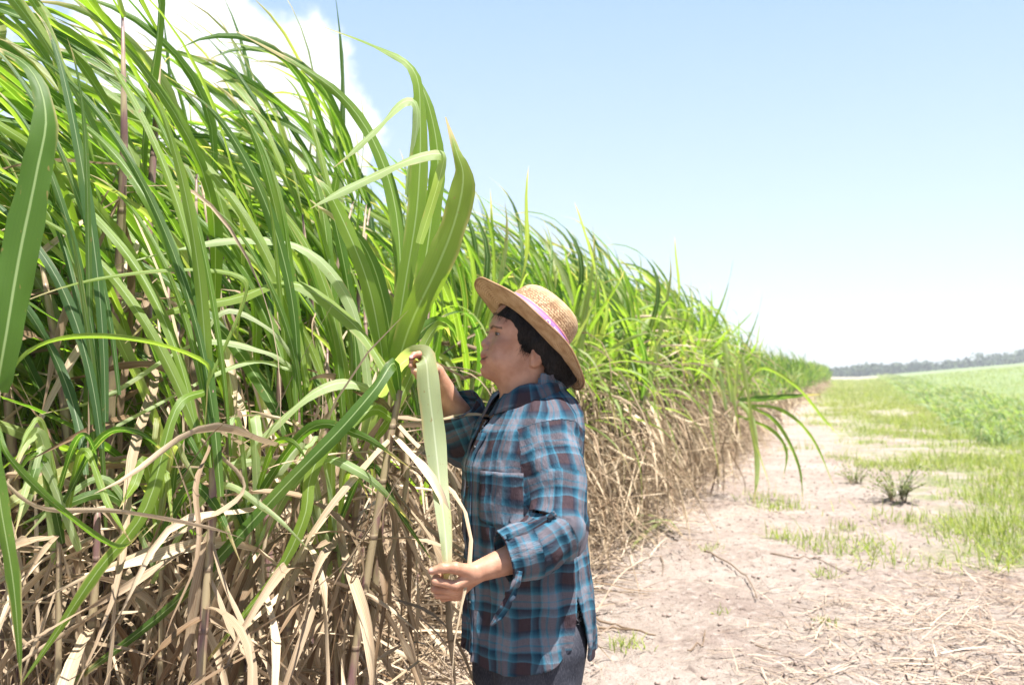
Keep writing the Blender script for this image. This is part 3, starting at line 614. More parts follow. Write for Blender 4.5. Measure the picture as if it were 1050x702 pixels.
# ------------------------------------------------------------------ signed-distance modelling of the figure
def V3(px, py, y): return W(px, py, y)
class Sdf:
    def __init__(s): s.prims = []; s.post = []
    def add(s, f, c, R, k=0.01, op='u'): s.prims.append((f, np.asarray(c, float), R, k, op)); return s
    def ball(s, c, r, k=.01, op='u'):
        c = np.asarray(c, float); return s.add(lambda P: np.linalg.norm(P - c, axis=-1) - r, c, r, k, op)
    def ell(s, c, r, k=.01, op='u', M=None):
        c = np.asarray(c, float); r = np.asarray(r, float)
        def f(P):
            q = P - c
            if M is not None: q = q @ M.T
            k0 = np.linalg.norm(q / r, axis=-1); k1 = np.linalg.norm(q / r ** 2, axis=-1) + 1e-9
            return k0 * (k0 - 1) / k1
        return s.add(f, c, r.max(), k, op)
    def cone(s, a, b, ra, rb, k=.01, op='u', flat=None):
        """tapered capsule"""
        a = np.asarray(a, float); b = np.asarray(b, float); ab = b - a; L2 = ab @ ab
        def f(P):
            t = np.clip(((P - a) @ ab) / L2, 0, 1); q = P - a - t[..., None] * ab
            if flat is not None:
                n, am = flat; q = q + n * ((q @ n) * (am - 1))[..., None]
            return np.linalg.norm(q, axis=-1) - (ra + (rb - ra) * t)
        return s.add(f, (a + b) / 2, np.linalg.norm(ab) / 2 + max(ra, rb), k, op)
    def chain(s, pts, rads, k=.006, **kw):
        for i in range(len(pts) - 1): s.cone(pts[i], pts[i + 1], rads[i], rads[i + 1], k, **kw)
        return s
    def ev(s, P, near=None):
        d = np.full(P.shape[:-1], 1.0)
        for i, (f, c, R, k, op) in enumerate(s.prims):
            if near is not None and not near[i]: continue
            e = f(P)
            if op == 'u':
                h = np.clip(.5 + .5 * (d - e) / k, 0, 1); d = d + (e - d) * h - k * h * (1 - h)
            else:
                e = -e; h = np.clip(.5 - .5 * (d - e) / k, 0, 1); d = d + (e - d) * h + k * h * (1 - h)
        for f in s.post: d = f(P, d)
        return d
    def mesh(s, h=.0025, B=22, margin=.05):
        cs = np.array([p[1] for p in s.prims]); Rs = np.array([p[2] for p in s.prims]); un_ = np.array([p[4] == 'u' for p in s.prims])
        lo = (cs - Rs[:, None])[un_].min(0) - 4 * h; hi = (cs + Rs[:, None])[un_].max(0) + 4 * h
        nb = np.ceil((hi - lo) / (h * B)).astype(int); NY, NZ = (nb[1] + 1) * B + 8, (nb[2] + 1) * B + 8
        br = h * B * math.sqrt(3) / 2; ids = []; verts = []; quads = []
        g = np.arange(-1, B + 1)
        Gd = np.stack(np.meshgrid(g, g, g, indexing='ij'), -1)
        for bi in np.ndindex(*nb):
            o = np.array(bi) * B; cen = lo + (o + B / 2) * h
            dist = np.linalg.norm(cs - cen, axis=1) - Rs
            if not ((dist < br) & un_).any(): continue
            near = dist < br + margin
            if abs(s.ev(cen[None], near)[0]) > br * 1.35 + .006: continue
            P = lo + (Gd + o) * h; D = s.ev(P, near)
            if D.min() > 0 or D.max() < 0: continue
            ins = D < 0
            # cells: index 0..B (global o-1 .. o+B-1)
            n = B + 1; acc = np.zeros((n, n, n, 3)); cnt = np.zeros((n, n, n))
            for ax in range(3):
                sl0 = [slice(None)] * 3; sl1 = [slice(None)] * 3; sl0[ax] = slice(0, -1); sl1[ax] = slice(1, None)
                a, b = D[tuple(sl0)], D[tuple(sl1)]; cr = (a < 0) != (b < 0); t = np.where(cr, a / np.where(a == b, 1, a - b), 0)
                oth = [x for x in range(3) if x != ax]
                for u in (0, 1):
                    for w in (0, 1):
                        ix = [None] * 3; ix[ax] = slice(0, n); ix[oth[0]] = slice(u, u + n); ix[oth[1]] = slice(w, w + n); ix = tuple(ix)
                        c = cr[ix]; acc[..., ax] += c * t[ix]; acc[..., oth[0]] += c * u; acc[..., oth[1]] += c * w; cnt += c
            m = cnt > 0; I = np.argwhere(m); gi = I - 1 + o
            own = ((I >= 1)).all(1)      # own cells: global o .. o+B-1
            pos = lo + (gi + acc[m] / cnt[m][:, None]) * h
            gid = ((gi[:, 0] + 2) * NY + gi[:, 1] + 2) * NZ + gi[:, 2] + 2
            ids.append(gid[own]); verts.append(pos[own])
            for ax in range(3):
                oth = [(ax + 1) % 3, (ax + 2) % 3]
                p = ins[1:-1, 1:-1, 1:-1]; sh = [slice(1, -1)] * 3; sh[ax] = slice(2, None); q = ins[tuple(sh)]
                e = np.argwhere(p != q); 
                if not len(e): continue
                flip = p[tuple(e.T)]; ge = e + o
                def cid(du, dw):
                    c = ge.copy(); c[:, oth[0]] += du; c[:, oth[1]] += dw; return ((c[:, 0] + 2) * NY + c[:, 1] + 2) * NZ + c[:, 2] + 2
                qd = np.stack([cid(-1, -1), cid(0, -1), cid(0, 0), cid(-1, 0)], -1); qd[~flip] = qd[~flip][:, ::-1]; quads.append(qd)
        ids = np.concatenate(ids); verts = np.concatenate(verts); quads = np.concatenate(quads)
        od = np.argsort(ids); ids = ids[od]; verts = verts[od]
        j = np.searchsorted(ids, quads); j = np.minimum(j, len(ids) - 1); ok = (ids[j] == quads).all(1)
        V, Q = verts, j[ok]
        return V, Q
    def hit(s, px, py, y0=1.9, y1=2.8):
        """first surface point along the line through a photo pixel"""
        a = V3(px, py, y0); b = V3(px, py, y1); t = np.linspace(0, 1, 600); P = a + t[:, None] * (b - a); d = s.ev(P); i = np.argmax(d < 0)
        if d[i] >= 0: return None, None
        p = P[i]; e = .002; n = nrm(np.array([s.ev(np.array([p + e * v]))[0] - s.ev(np.array([p - e * v]))[0] for v in np.eye(3)])); return p, n

SY = 2.40; MP = SY / 1020.0        # metres per photo pixel at the woman
def smooth_mesh(V, Q, it=2, lam=.5):
    for _ in range(it):
        acc = np.zeros_like(V); c = np.zeros(len(V))
        for a in range(4):
            b = (a + 1) % 4
            np.add.at(acc, Q[:, a], V[Q[:, b]]); np.add.at(c, Q[:, a], 1)
            np.add.at(acc, Q[:, b], V[Q[:, a]]); np.add.at(c, Q[:, b], 1)
        V = V + lam * (acc / np.maximum(c, 1)[:, None] - V)
    return V

# head frame: f forward (screen left), l lateral (towards the camera), u up; origin at the ear canal
HO = V3(543, 364, SY); HYAW = radians(9)
HM = np.array([[-cos(HYAW), -sin(HYAW), 0], [sin(HYAW), -cos(HYAW), 0], [0, 0, 1.0]])   # rows: f, l, u
def HP(f, l, u): return HO + np.array([f, l, u]) @ HM
fb = np.array([-cos(radians(20)), -sin(radians(20)), 0]); sb = np.array([sin(radians(20)), -cos(radians(20)), 0])

body = Sdf()
def hell(c, r, k=.01, op='u', rot=None):
    M = HM
    if rot is not None:   # rotation in the f-u plane
        a = radians(rot); M = np.array([[cos(a), 0, sin(a)], [0, 1, 0], [-sin(a), 0, cos(a)]]) @ HM
    body.ell(HP(*c), r, k, op, M)
def hball(c, r, k=.01, op='u'): body.ball(HP(*c), r, k, op)
def hcone(a, b, ra, rb, k=.01, op='u'): body.cone(HP(*a), HP(*b), ra, rb, k, op)
hell((.004, 0, .062), (.090, .074, .084), .01)
hell((.042, 0, .008), (.052, .062, .080), .03)
hell((.046, 0, -.026), (.062, .059, .040), .025)
hell((.026, 0, -.054), (.050, .054, .040), .03)
hell((.097, 0, -.036), (.022, .026, .021), .018)
hell((.080, 0, -.008), (.033, .044, .032), .02); hell((.078, .028, -.006), (.025, .020, .026), .018); hell((.078, -.028, -.006), (.025, .020, .026), .018)
for s_ in (1, -1):
    hell((.070, s_ * .039, .021), (.025, .023, .019), .014)
    hell((.076, s_ * .027, .0675), (.018, .024, .008), .014)
    hell((.099, s_ * .030, .052), (.015, .018, .012), .012, 's')
hcone((.082, 0, .058), (.1035, 0, .030), .0075, .0095, .008)
hell((.1075, 0, .0265), (.0105, .0115, .0095), .008)
for s_ in (1, -1):
    hell((.1000, s_ * .0130, .0195), (.0118, .0088, .0088), .004)
    hell((.1055, s_ * .0065, .0125), (.005, .0034, .0035), .002, 's')
hell((.1040, 0, .0040), (.0145, .0250, .0095), .010)
hell((.0995, 0, -.0026), (.0190, .0345, .0042), .004)
hell((.0995, 0, -.0148), (.0200, .0330, .0056), .005)
[hcone((.122, 0, -.0098), (.1165, q_ * .016, -.0092), .0017, .0018, .002, 's') or hcone((.1165, q_ * .016, -.0092), (.0985, q_ * .0385, -.0050), .0022, .0016, .0025, 's') for q_ in (1, -1)]
hell((.118, 0, -.0262), (.006, .02, .004), .006, 's')
for s_ in (1, -1):
    hcone((.102, s_ * .0235, .014), (.086, s_ * .0480, -.014), .0014, .0010, .006, 's'); hell((.074, s_ * .046, -.012), (.018, .015, .020), .02)
    hball((.0745, s_ * .0305, .0505), .0146, .003)                      # lids over the eyeball
    hell((.089, s_ * .0335, .0490), (.016, .0145, .0029), .002, 's')   # lid opening
    # ear
    hell((-.006, s_ * .0715, -.0010), (.0170, .0075, .0275), .006, 'u', 14)
    hell((-.003, s_ * .0795, .0040), (.0095, .0062, .0165), .004, 's', 14)
    hell((.006, s_ * .0725, -.004), (.005, .006, .008), .004)
    hball((.004, s_ * .0725, -.0225), .0072, .006)
# neck and trunk (under the clothes)
NB = V3(548, 412, SY)
body.cone(HP(-.008, 0, -.02), NB, .052, .058, .03); body.cone(HP(.020, 0, -.060), NB + fb * .03, .042, .052, .03)
SHn, SHf = V3(566, 448, 2.285), V3(531, 446, 2.52)
CH = V3(541, 455, SY); WS = V3(540, 560, SY); HPc = V3(541, 640, SY)
body.cone(SHn, SHf, .042, .042, .04)
MB_ = np.stack([fb, sb, [0, 0, 1.0]])
body.ell(V3(545, 447, SY), (.085, .115, .10), .04, 'u', MB_); body.ell(V3(541, 470, SY), (.100, .135, .135), .05, 'u', MB_); body.ell(WS, (.105, .14, .17), .06, 'u', MB_); body.ell(HPc, (.105, .145, .12), .05, 'u', MB_)
# near arm
EL = V3(572, 547, 2.195); WR = V3(489, 586, 2.125)
body.chain([SHn, EL], [.042, .038], .03); body.cone(EL, V3(540, 567, 2.165), .038, .0365, .02); body.cone(V3(540, 567, 2.165), WR, .0365, .0225, .015)
# near hand: palm from wrist to the four knuckles, curled fingers, thumb lying on top
def hand(sdf, wr, mcp, fingers, thumb, pr=.0115, fr=(.0098, .0088, .0078, .0066)):
    for m in mcp: sdf.cone(wr + (m - wr) * .12, m, pr * 1.25, pr, .012)
    for f, m, sc in zip(fingers, mcp, (1, 1.03, .98, .86)):
        sdf.chain([m] + f, [fr[0] * sc * 1.06, fr[1] * sc, fr[2] * sc, fr[3] * sc], .0035)
    sdf.chain(thumb, [.0165, .0122, .0100, .0080], .006)
m_ = [V3(467, 600, 2.098), V3(465.5, 605, 2.117), V3(466.5, 608.5, 2.136), V3(469, 610.5, 2.153)]
f_ = [[V3(446.5, 595.5, 2.094), V3(448, 589, 2.113), V3(457, 590, 2.122)], [V3(446, 603.5, 2.114), V3(447.5, 596, 2.131), V3(458, 598, 2.137)],
      [V3(449, 609.5, 2.134), V3(451, 602, 2.149), V3(461, 604, 2.150)], [V3(454.5, 613, 2.152), V3(457, 606.5, 2.163), V3(465, 607, 2.160)]]
t_ = [V3(481, 585.5, 2.112), V3(467, 582, 2.093), V3(454.5, 582, 2.090), V3(442.5, 585, 2.092)]
hand(body, WR, m_, f_, t_)
# far arm and hand
ELf = V3(479, 446, 2.52); WRf = V3(447, 383, 2.425)
body.cone(SHf, ELf, .046, .037, .03); body.cone(ELf, ELf + (WRf - ELf) * .35, .037, .034, .02); body.cone(ELf + (WRf - ELf) * .35, WRf, .034, .022, .015)
mf = [V3(438, 369, 2.392), V3(437, 370, 2.412), V3(437.5, 373, 2.432), V3(439, 377, 2.450)]
ff = [[V3(430, 363.5, 2.375), V3(425, 364, 2.362), V3(421.5, 367, 2.352)], [V3(428, 365, 2.405), V3(422.5, 369, 2.398), V3(421.5, 375, 2.392)],
      [V3(428.5, 370, 2.428), V3(423.5, 375, 2.422), V3(424, 381, 2.413)], [V3(430.5, 377, 2.446), V3(426.5, 382, 2.440), V3(428, 387, 2.432)]]
tf = [V3(444, 379, 2.40), V3(437, 383, 2.385), V3(430, 383, 2.378), V3(424.5, 380, 2.372)]
hand(body, WRf, mf, ff, tf)
# legs and feet
legs = []
for s_, x0 in ((1, 552), (-1, 530)):
    hip = HPc + sb * (.085 * s_) + np.array([0, 0, -.05]); kn = hip + np.array([.0, 0, -.30]); kn[2] = .40; kn += fb * .02; an = np.array([kn[0] + .02, kn[1] + .01 * s_, .075]); legs.append((hip, kn, an))
    body.chain([hip, kn, an], [.082, .052, .036], .03)
    body.cone(an + np.array([0, 0, -.02]), an + fb * .13 + np.array([0, 0, -.042]), .034, .022, .02)

def post_skin(P, d): return d
bV, bQ = body.mesh(.0023)
lf = (bV - HO) @ HM.T
bV = smooth_mesh(bV, bQ, 1, .35)
lip = np.exp(-(((lf[:, 2] + .0085) / .0115) ** 2) ** 2) * (lf[:, 0] > .092) * np.clip((.034 - np.abs(lf[:, 1])) / .006, 0, 1)
brow_mouth_l = np.clip(1 - np.abs(lf[:, 2] - (.0685 - np.abs(np.abs(lf[:, 1]) - .030) * .25)) / .0040, 0, 1) ** .7 * (np.abs(lf[:, 1]) > .010) * (np.abs(lf[:, 1]) < .054) * (lf[:, 0] > .05)
lidl = np.clip(1 - np.abs(lf[:, 2] - (.0527 - ((np.abs(lf[:, 1]) - .031) / .014) ** 2 * .003)) / .0024, 0, 1) * (np.abs(lf[:, 1]) > .018) * (np.abs(lf[:, 1]) < .048) * (lf[:, 0] > .06)
brow_mouth_l = np.maximum(brow_mouth_l, lidl ** .5); mouth_shade = np.clip(1.3 - np.abs(lf[:, 2] - (-.0096 + (lf[:, 1] / .036) ** 2 * .0045)) / .0019, 0, 1) * (np.abs(lf[:, 1]) < .037) * (lf[:, 0] > .085); brow_mouth_l = np.maximum(brow_mouth_l, mouth_shade)  # dark line painted between the lips in place of the slit's shade
nail = np.zeros(len(bV))
for c in (t_[3] + np.array([-.001, -.006, .003]), ff[0][2] + np.array([0, -.005, .003])): nail = np.maximum(nail, np.clip(1.6 - np.linalg.norm(bV - c, axis=1) / .0045, 0, 1))
blush = np.exp(-(np.linalg.norm(lf - np.array([.085, .03, .012]), axis=1) / .03) ** 2)
ORG = np.array([V3(541, 600, SY)[0], SY, 0.0])
def skin_material():
    M = Mat('skin', .5, .35); co = M.coord('Object')
    n = M.noise(28, 5, co); c = M.mix(M.step(n, .3, .7), (0.34, 0.165, 0.10), (0.46, 0.25, 0.165))
    c = M.mix(M.math('MULTIPLY', M.step(M.noise(300, 2, co), .62, .75), .2), c, (0.2, 0.09, 0.06))
    c = M.mix(M.math('MULTIPLY', M.attr('lip'), .8), c, (0.27, 0.075, 0.065))
    c = M.mix(M.math('MULTIPLY', M.attr('brow_mouth_shade'), .97), c, (0.03, 0.018, 0.014))
    c = M.mix(M.math('MULTIPLY', M.attr('nail'), .8), c, (0.58, 0.36, 0.30))
    c = M.mix(M.math('MULTIPLY', M.attr('blush'), .18), c, (0.36, 0.13, 0.09))
    M.color(c); M.b.inputs['Subsurface Weight'].default_value = .12; M.b.inputs['Subsurface Radius'].default_value = (1, .35, .2); M.b.inputs['Subsurface Scale'].default_value = .006
    M.bump(M.math('ADD', M.noise(220, 3, co), M.math('MULTIPLY', M.noise(60, 3, co), 1.2)), .22, .002); return M.m
M_SKIN = skin_material()
person = ob('person', mesh_np('person', bV - ORG, bQ, None, {'lip': lip, 'brow_mouth_shade': brow_mouth_l, 'nail': nail, 'blush': blush}, True, M_SKIN), None, ORG)
tag(person, 'woman in a straw hat and blue plaid shirt pulling a long leaf between her hands', 'woman')
def pob(name, V, Q, mat, parent=None, **k):
    par = parent or person
    o = ob(name, mesh_np(name, np.asarray(V) - ORG, Q, mat=mat, **k), par); return o
def pmesh(name, me, parent=None):
    me.transform(__import__('mathutils').Matrix.Translation(Vector(-ORG))); return ob(name, me, parent or person)

# eyes, teeth, earring
import bmesh
def sphere_mesh(name, c, r, mat, seg=20, scale=(1, 1, 1)):
    bm = bmesh.new(); bmesh.ops.create_uvsphere(bm, u_segments=seg, v_segments=seg // 2, radius=1)
    for v in bm.verts: v.co = Vector((v.co.x * r * scale[0] + c[0], v.co.y * r * scale[1] + c[1], v.co.z * r * scale[2] + c[2]))
    for f in bm.faces: f.smooth = True
    me = bpy.data.meshes.new(name); bm.to_mesh(me); bm.free(); me.materials.append(mat); return me
def plain(name, c, rough=.4, spec=.5, metal=0.0):
    M = Mat(name, rough, spec); M.color(M.mix(M.noise(60, 3), c, tuple(x * .8 for x in c))); M.b.inputs['Metallic'].default_value = metal; return M.m
M_EYE = plain('eye_white', (.26, .21, .19), .15); M_IRIS = plain('iris', (.02, .012, .008), .1, .8); M_TOOTH = plain('tooth', (.72, .68, .6), .2); M_GOLD = plain('gold', (.8, .55, .25), .25, .5, 1.0)
for s_ in (1, -1):
    e = pmesh('eye', sphere_mesh('eye', HP(.074, s_ * .0305, .0500), .0122, M_EYE))
    ic = HP(.0822, s_ * .0325, .0500); ir = pmesh('iris', sphere_mesh('iris', ic, .0062, M_IRIS), e)
pmesh('teeth', sphere_mesh('teeth', HP(.1005, 0, -.0072), .0135, M_TOOTH, 20, (1, 1.2, .26)))

# ------------------------------------------------------------------ shirt
ZL = np.array([.60, .67, .74, .80, .92, 1.03, 1.12, 1.20, 1.245, 1.275, 1.30, 1.33])
AL = np.array([.145, .145, .142, .138, .135, .136, .137, .125, .110, .090, .066, .062])
BL = np.array([.195, .195, .192, .188, .178, .172, .170, .158, .140, .108, .073, .068])
CX = np.interp(ZL, [.60, .67, .80, .92, 1.03, 1.12, 1.20, 1.27, 1.33], [541, 541, 540.5, 538.5, 536, 536, 542, 549, 549])
def torso(P, grow_=0.0):
    z = P[..., 2]; a = np.interp(z, ZL, AL) + grow_; b = np.interp(z, ZL, BL) + grow_
    cx = (np.interp(z, ZL, CX) - 525) * MP
    q = P[..., :2] - np.stack([cx, np.full_like(cx, SY)], -1); f = q @ fb[:2]; s = q @ sb[:2]
    r = np.sqrt((f / a) ** 2 + (s / b) ** 2 + 1e-9); e = r * (r - 1) / np.sqrt((f / a ** 2) ** 2 + (s / b ** 2) ** 2 + 1e-9)
    return e, np.arctan2(s, f), f, s
SLn = [V3(562, 440, 2.30), V3(571, 490, 2.25), V3(572, 543, 2.20), V3(546, 561, 2.17), V3(516, 571, 2.148)]
SLr = [.058, .055, .055, .052, .046]
SLf = [V3(533, 440, 2.52), V3(500, 452, 2.53), V3(479, 452, 2.52), V3(463, 416, 2.475)]
SLfr = [.066, .064, .061, .060]
def axis_coord(P, pts):
    """nearest point on the polyline: length coordinate, angle, distance, end plane value"""
    best = np.full(P.shape[:-1], 9.0); al = np.zeros_like(best); ph = np.zeros_like(best); L0 = 0
    for a, b in zip(pts[:-1], pts[1:]):
        ab = b - a; L = np.linalg.norm(ab); d = ab / L; t = np.clip((P - a) @ d, 0, L); q = P - a - t[..., None] * d; r = np.linalg.norm(q, axis=-1)
        e1 = nrm(np.cross(d, [0.2, 1, 0.1])); e2 = np.cross(d, e1); m = r < best
        best = np.where(m, r, best); al = np.where(m, L0 + t, al); ph = np.where(m, np.arctan2(q @ e2, q @ e1), ph); L0 += L
    return al, ph, best
def ridged(P, sc, seed): return 1 - 2 * np.abs(vnoise(P, sc, seed, 2))
def shirt_wr(P, d):
    """folds of loose thin cotton"""
    e, th, f, s = torso(P); z = P[..., 2]; sh = P.shape[:-1]
    m = np.abs(d) < .05
    if not m.any(): return d
    p = P[m]; thm = th[m]; zm = z[m]
    q = np.stack([thm * 1.6 + 5, zm * 2.6 + .35 * thm, np.zeros_like(zm)], -1)
    low = np.clip((1.08 - zm) / .3, .25, 1)
    w = ridged(q, 1.5, 3) * .015 * low + vnoise(q, 3.0, 4, 2) * .008
    al, ph, rr = axis_coord(p, SLn); al2, ph2, rr2 = axis_coord(p, SLf)
    sn = np.clip(1 - (rr - .075) / .03, 0, 1); sf = np.clip(1 - (rr2 - .07) / .03, 0, 1)
    elb = np.exp(-((al - .245) / .06) ** 2)
    qs = np.stack([al * 22 + np.sin(ph) * .9, np.cos(ph) * .8, np.sin(ph) * .8], -1)
    ws = ridged(qs, .9, 7) * (.0055 + .0065 * elb) + vnoise(p * np.array([1, 1, .5]), 26, 8, 2) * .003
    qs2 = np.stack([al2 * 26 + np.sin(ph2), np.cos(ph2) * .8, np.sin(ph2) * .8], -1); ws2 = ridged(qs2, .9, 17) * .0065
    w = w * (1 - np.maximum(sn, sf)) + ws * sn * (1 - sf * .5) + ws2 * sf * (1 - sn)
    qd = np.stack([(p[:, 0] + p[:, 2]) * 9, (p[:, 0] - p[:, 2]) * 3.0, p[:, 1] * 4], -1); w = w + ridged(qd, 1.0, 23) * .004 * (1 - sf) + ridged(p, 20, 11) * .0022
    # diagonal pull folds from armpit to the bust
    out = d.copy(); out[m] = d[m] - w; return out
shirt_o = Sdf(); shirt_o.add(lambda P: np.maximum(torso(P)[0], np.maximum(P[..., 2] - 1.335, .55 - P[..., 2])), V3(540, 550, SY) * [1, 1, 0] + [0, 0, .95], .46, .03)
shirt_o.chain(SLn, SLr, .022); shirt_o.chain(SLf, SLfr, .022)
# rolled cuffs
cd = nrm(SLn[-1] - SLn[-2]); shirt_o.cone(SLn[-1] - cd * .030, SLn[-1] - cd * .004, .053, .051, .006)
cf = nrm(SLf[-1] - SLf[-2]); shirt_o.cone(SLf[-1] - cf * .035, SLf[-1] - cf * .004, .070, .068, .006)
shirt_o.post.append(shirt_wr)
S0 = 105.0
def shirt_cut(P, d0):
    d = np.maximum(d0, -(d0 + .0055))
    e, th, f, s = torso(P); z = P[..., 2]; deg = np.degrees(th)
    al, ph, rr = axis_coord(P, SLn); al2, ph2, rr2 = axis_coord(P, SLf)
    notsl = (rr > .085) & (rr2 > .08)
    hem = .668 + .05 * np.exp(-((deg - S0) / 15) ** 2) + .05 * np.exp(-((deg + 90) / 15) ** 2) + .018 * np.clip((deg - 120) / 50, 0, 1) + .006 * np.sin(deg * .09)
    d = np.maximum(d, hem - z)
    gap = np.clip((.835 - z) / .16, 0, 1) * .030                        # side vent
    vent = np.abs((deg - S0) * pi / 180 * .16 - .008) - gap; d = np.where((z < .84) & (f < .12) & (deg > 60), np.maximum(d, -np.maximum(vent, z - .835)), d)
    hw = .016 + .055 * np.clip((z - 1.14) / .16, 0, 1) ** 1.5 + .02 * np.clip((.95 - z) / .3, 0, 1)   # open front
    front = np.maximum(np.abs(s + .012) - hw, -(f - .02)); d = np.maximum(d, -front)
    # neck hole
    nk = np.linalg.norm(P[..., :2] - (NB + fb * .018)[:2], axis=-1) - .068; d = np.maximum(d, -np.maximum(nk, 1.27 - z))
    # sleeve openings
    e1 = (P - SLn[-1]) @ cd; d = np.where(rr < .12, np.maximum(d, e1), d)
    e2 = (P - SLf[-1]) @ cf; d = np.where(rr2 < .12, np.maximum(d, e2), d)
    return d
shirt = Sdf(); shirt.prims = shirt_o.prims; shirt.post = [shirt_wr, shirt_cut]
sV, sQ = shirt.mesh(.0026, 22)
# fabric coordinates
e, th, f, s = torso(sV); al, ph, rr = axis_coord(sV, SLn); al2, ph2, rr2 = axis_coord(sV, SLf)
isn = (rr < .083) & ((rr - .075) < e + .02) & (al > .005); isf = (rr2 < .08) & (al2 > .02) & (rr2 - .07 < e + .015)
fu = th * .165; fv = sV[:, 2] - 1.0
fu = np.where(isn, ph * .072 + .02, fu); fv = np.where(isn, -al * 1.0 + .27, fv)
fu = np.where(isf & ~isn, ph2 * .068, fu); fv = np.where(isf & ~isn, -al2 + .03, fv)
def plaid(name='plaid_cotton'):
    M = Mat(name, .8, .15); u, v, _ = M.sep(M.coord('UV'))
    P_ = .098
    blue = (.024, .09, .14); deep = (.007, .022, .045); brown = (.050, .032, .038); pink = (.185, .18, .21); sky_ = (.055, .19, .27)
    def band(x, ph):
        t = M.math('FRACT', M.math('ADD', M.math('DIVIDE', x, P_), ph))
        return M.ramp(t, [(0.0, brown), (.22, brown), (.245, sky_), (.30, blue), (.42, deep), (.46, sky_), (.50, pink), (.56, pink), (.60, sky_), (.62, pink), (.74, pink), (.78, sky_), (.84, blue), (.93, deep), (.97, brown)])
    nz = M.n('ShaderNodeTexNoise'); nz.inputs['Scale'].default_value = 9; M.l(M.coord('Object'), nz.inputs['Vector'])
    ud = M.math('ADD', u, M.math('MULTIPLY', M.math('SUBTRACT', nz.outputs['Fac'], .5), .034)); vd = M.math('ADD', v, M.math('MULTIPLY', M.math('SUBTRACT', nz.outputs['Fac'], .5), -.028))
    c = M.mix(.5, band(ud, .1), band(vd, .35))
    th_ = M.noise(1.0, 2, M.mapping(M.coord('UV'), (900, 60, 1))); tw = M.noise(1.0, 2, M.mapping(M.coord('UV'), (60, 900, 1)))
    c = M.mix(M.math('MULTIPLY', M.step(th_, .45, .7), .35), c, M.mix(1.0, c, (.55, .6, .65), 'MULTIPLY'))
    c = M.mix(M.math('MULTIPLY', M.step(tw, .45, .7), .3), c, M.mix(1.0, c, (1.5, 1.4, 1.35), 'MULTIPLY'))
    M.color(c); M.translucent(c, .14)
    cr = M.noise(1.0, 4, M.mapping(M.coord('UV'), (60, 26, 1)), .6)
    M.bump(M.math('ADD', M.math('MULTIPLY', th_, .25), cr), .9, .006); return M.m
M_PLAID = plaid()
shirt_ob = pob('shirt', sV, sQ, M_PLAID, uv=np.stack([fu, fv], -1))

def torso_pt(th_, z, off=0.0):
    """point on the shirt's trunk surface at angle th_ (0 front, 90 near side)"""
    a = np.interp(z, ZL, AL); b = np.interp(z, ZL, BL); cx = (np.interp(z, ZL, CX) - 525) * MP; c, s = np.cos(th_), np.sin(th_)
    r = 1 / np.sqrt((c / a) ** 2 + (s / b) ** 2); r = r + off
    return np.stack([cx + fb[0] * r * c + sb[0] * r * s, SY + fb[1] * r * c + sb[1] * r * s, z], -1)
def sheet(name, Pg, mat, thick=.003, uv=None, parent=None, both=None):
    """grid of points -> thin solid sheet"""
    m, n, _ = Pg.shape; du = np.gradient(Pg, axis=0); dv = np.gradient(Pg, axis=1); nn = nrm(np.cross(du, dv)); A = Pg + nn * thick / 2; Bk = Pg - nn * thick / 2
    V = np.concatenate([A.reshape(-1, 3), Bk.reshape(-1, 3)]); ix = np.arange(m * n).reshape(m, n)
    q = np.stack([ix[:-1, :-1], ix[:-1, 1:], ix[1:, 1:], ix[1:, :-1]], -1).reshape(-1, 4); o = m * n
    Q = [q[:, ::-1], q + o]
    for e in (ix[0], ix[-1][::-1], ix[:, 0][::-1], ix[:, -1]): Q.append(np.stack([e[:-1], e[1:], e[1:] + o, e[:-1] + o], -1))
    Q = np.concatenate(Q)
    if uv is None: uu, vv = np.meshgrid(np.linspace(0, 1, n), np.linspace(0, 1, m)); uv = np.stack([uu, vv], -1) * .1
    uv = np.concatenate([uv.reshape(-1, 2)] * 2)
    return pob(name, V, Q, mat, parent, uv=uv)
# undershirt
th = np.linspace(-pi, pi, 61); zs = np.linspace(.72, 1.25, 30)
TT, ZZ_ = np.meshgrid(th, zs); top = 1.25 - .05 * np.exp(-(TT / .7) ** 2); ZZ2 = .72 + (ZZ_ - .72) / .53 * (top - .72)
Pu = torso_pt(TT, ZZ2, -.016 + .004 * np.sin(TT * 9 + ZZ2 * 20))
def under_mat():
    M = Mat('printed_undershirt', .8, .15); vo = M.n('ShaderNodeTexVoronoi', feature='DISTANCE_TO_EDGE'); vo.inputs['Scale'].default_value = 85; M.l(M.coord('Object'), vo.inputs['Vector'])
    n = M.noise(60, 3, M.coord('Object')); M.color(M.mix(M.math('MULTIPLY', M.math('LESS_THAN', vo.outputs['Distance'], .10), M.step(n, .42, .5)), (.015, .014, .02), (.7, .7, .72))); return M.m
sheet('undershirt', Pu, under_mat(), .003)
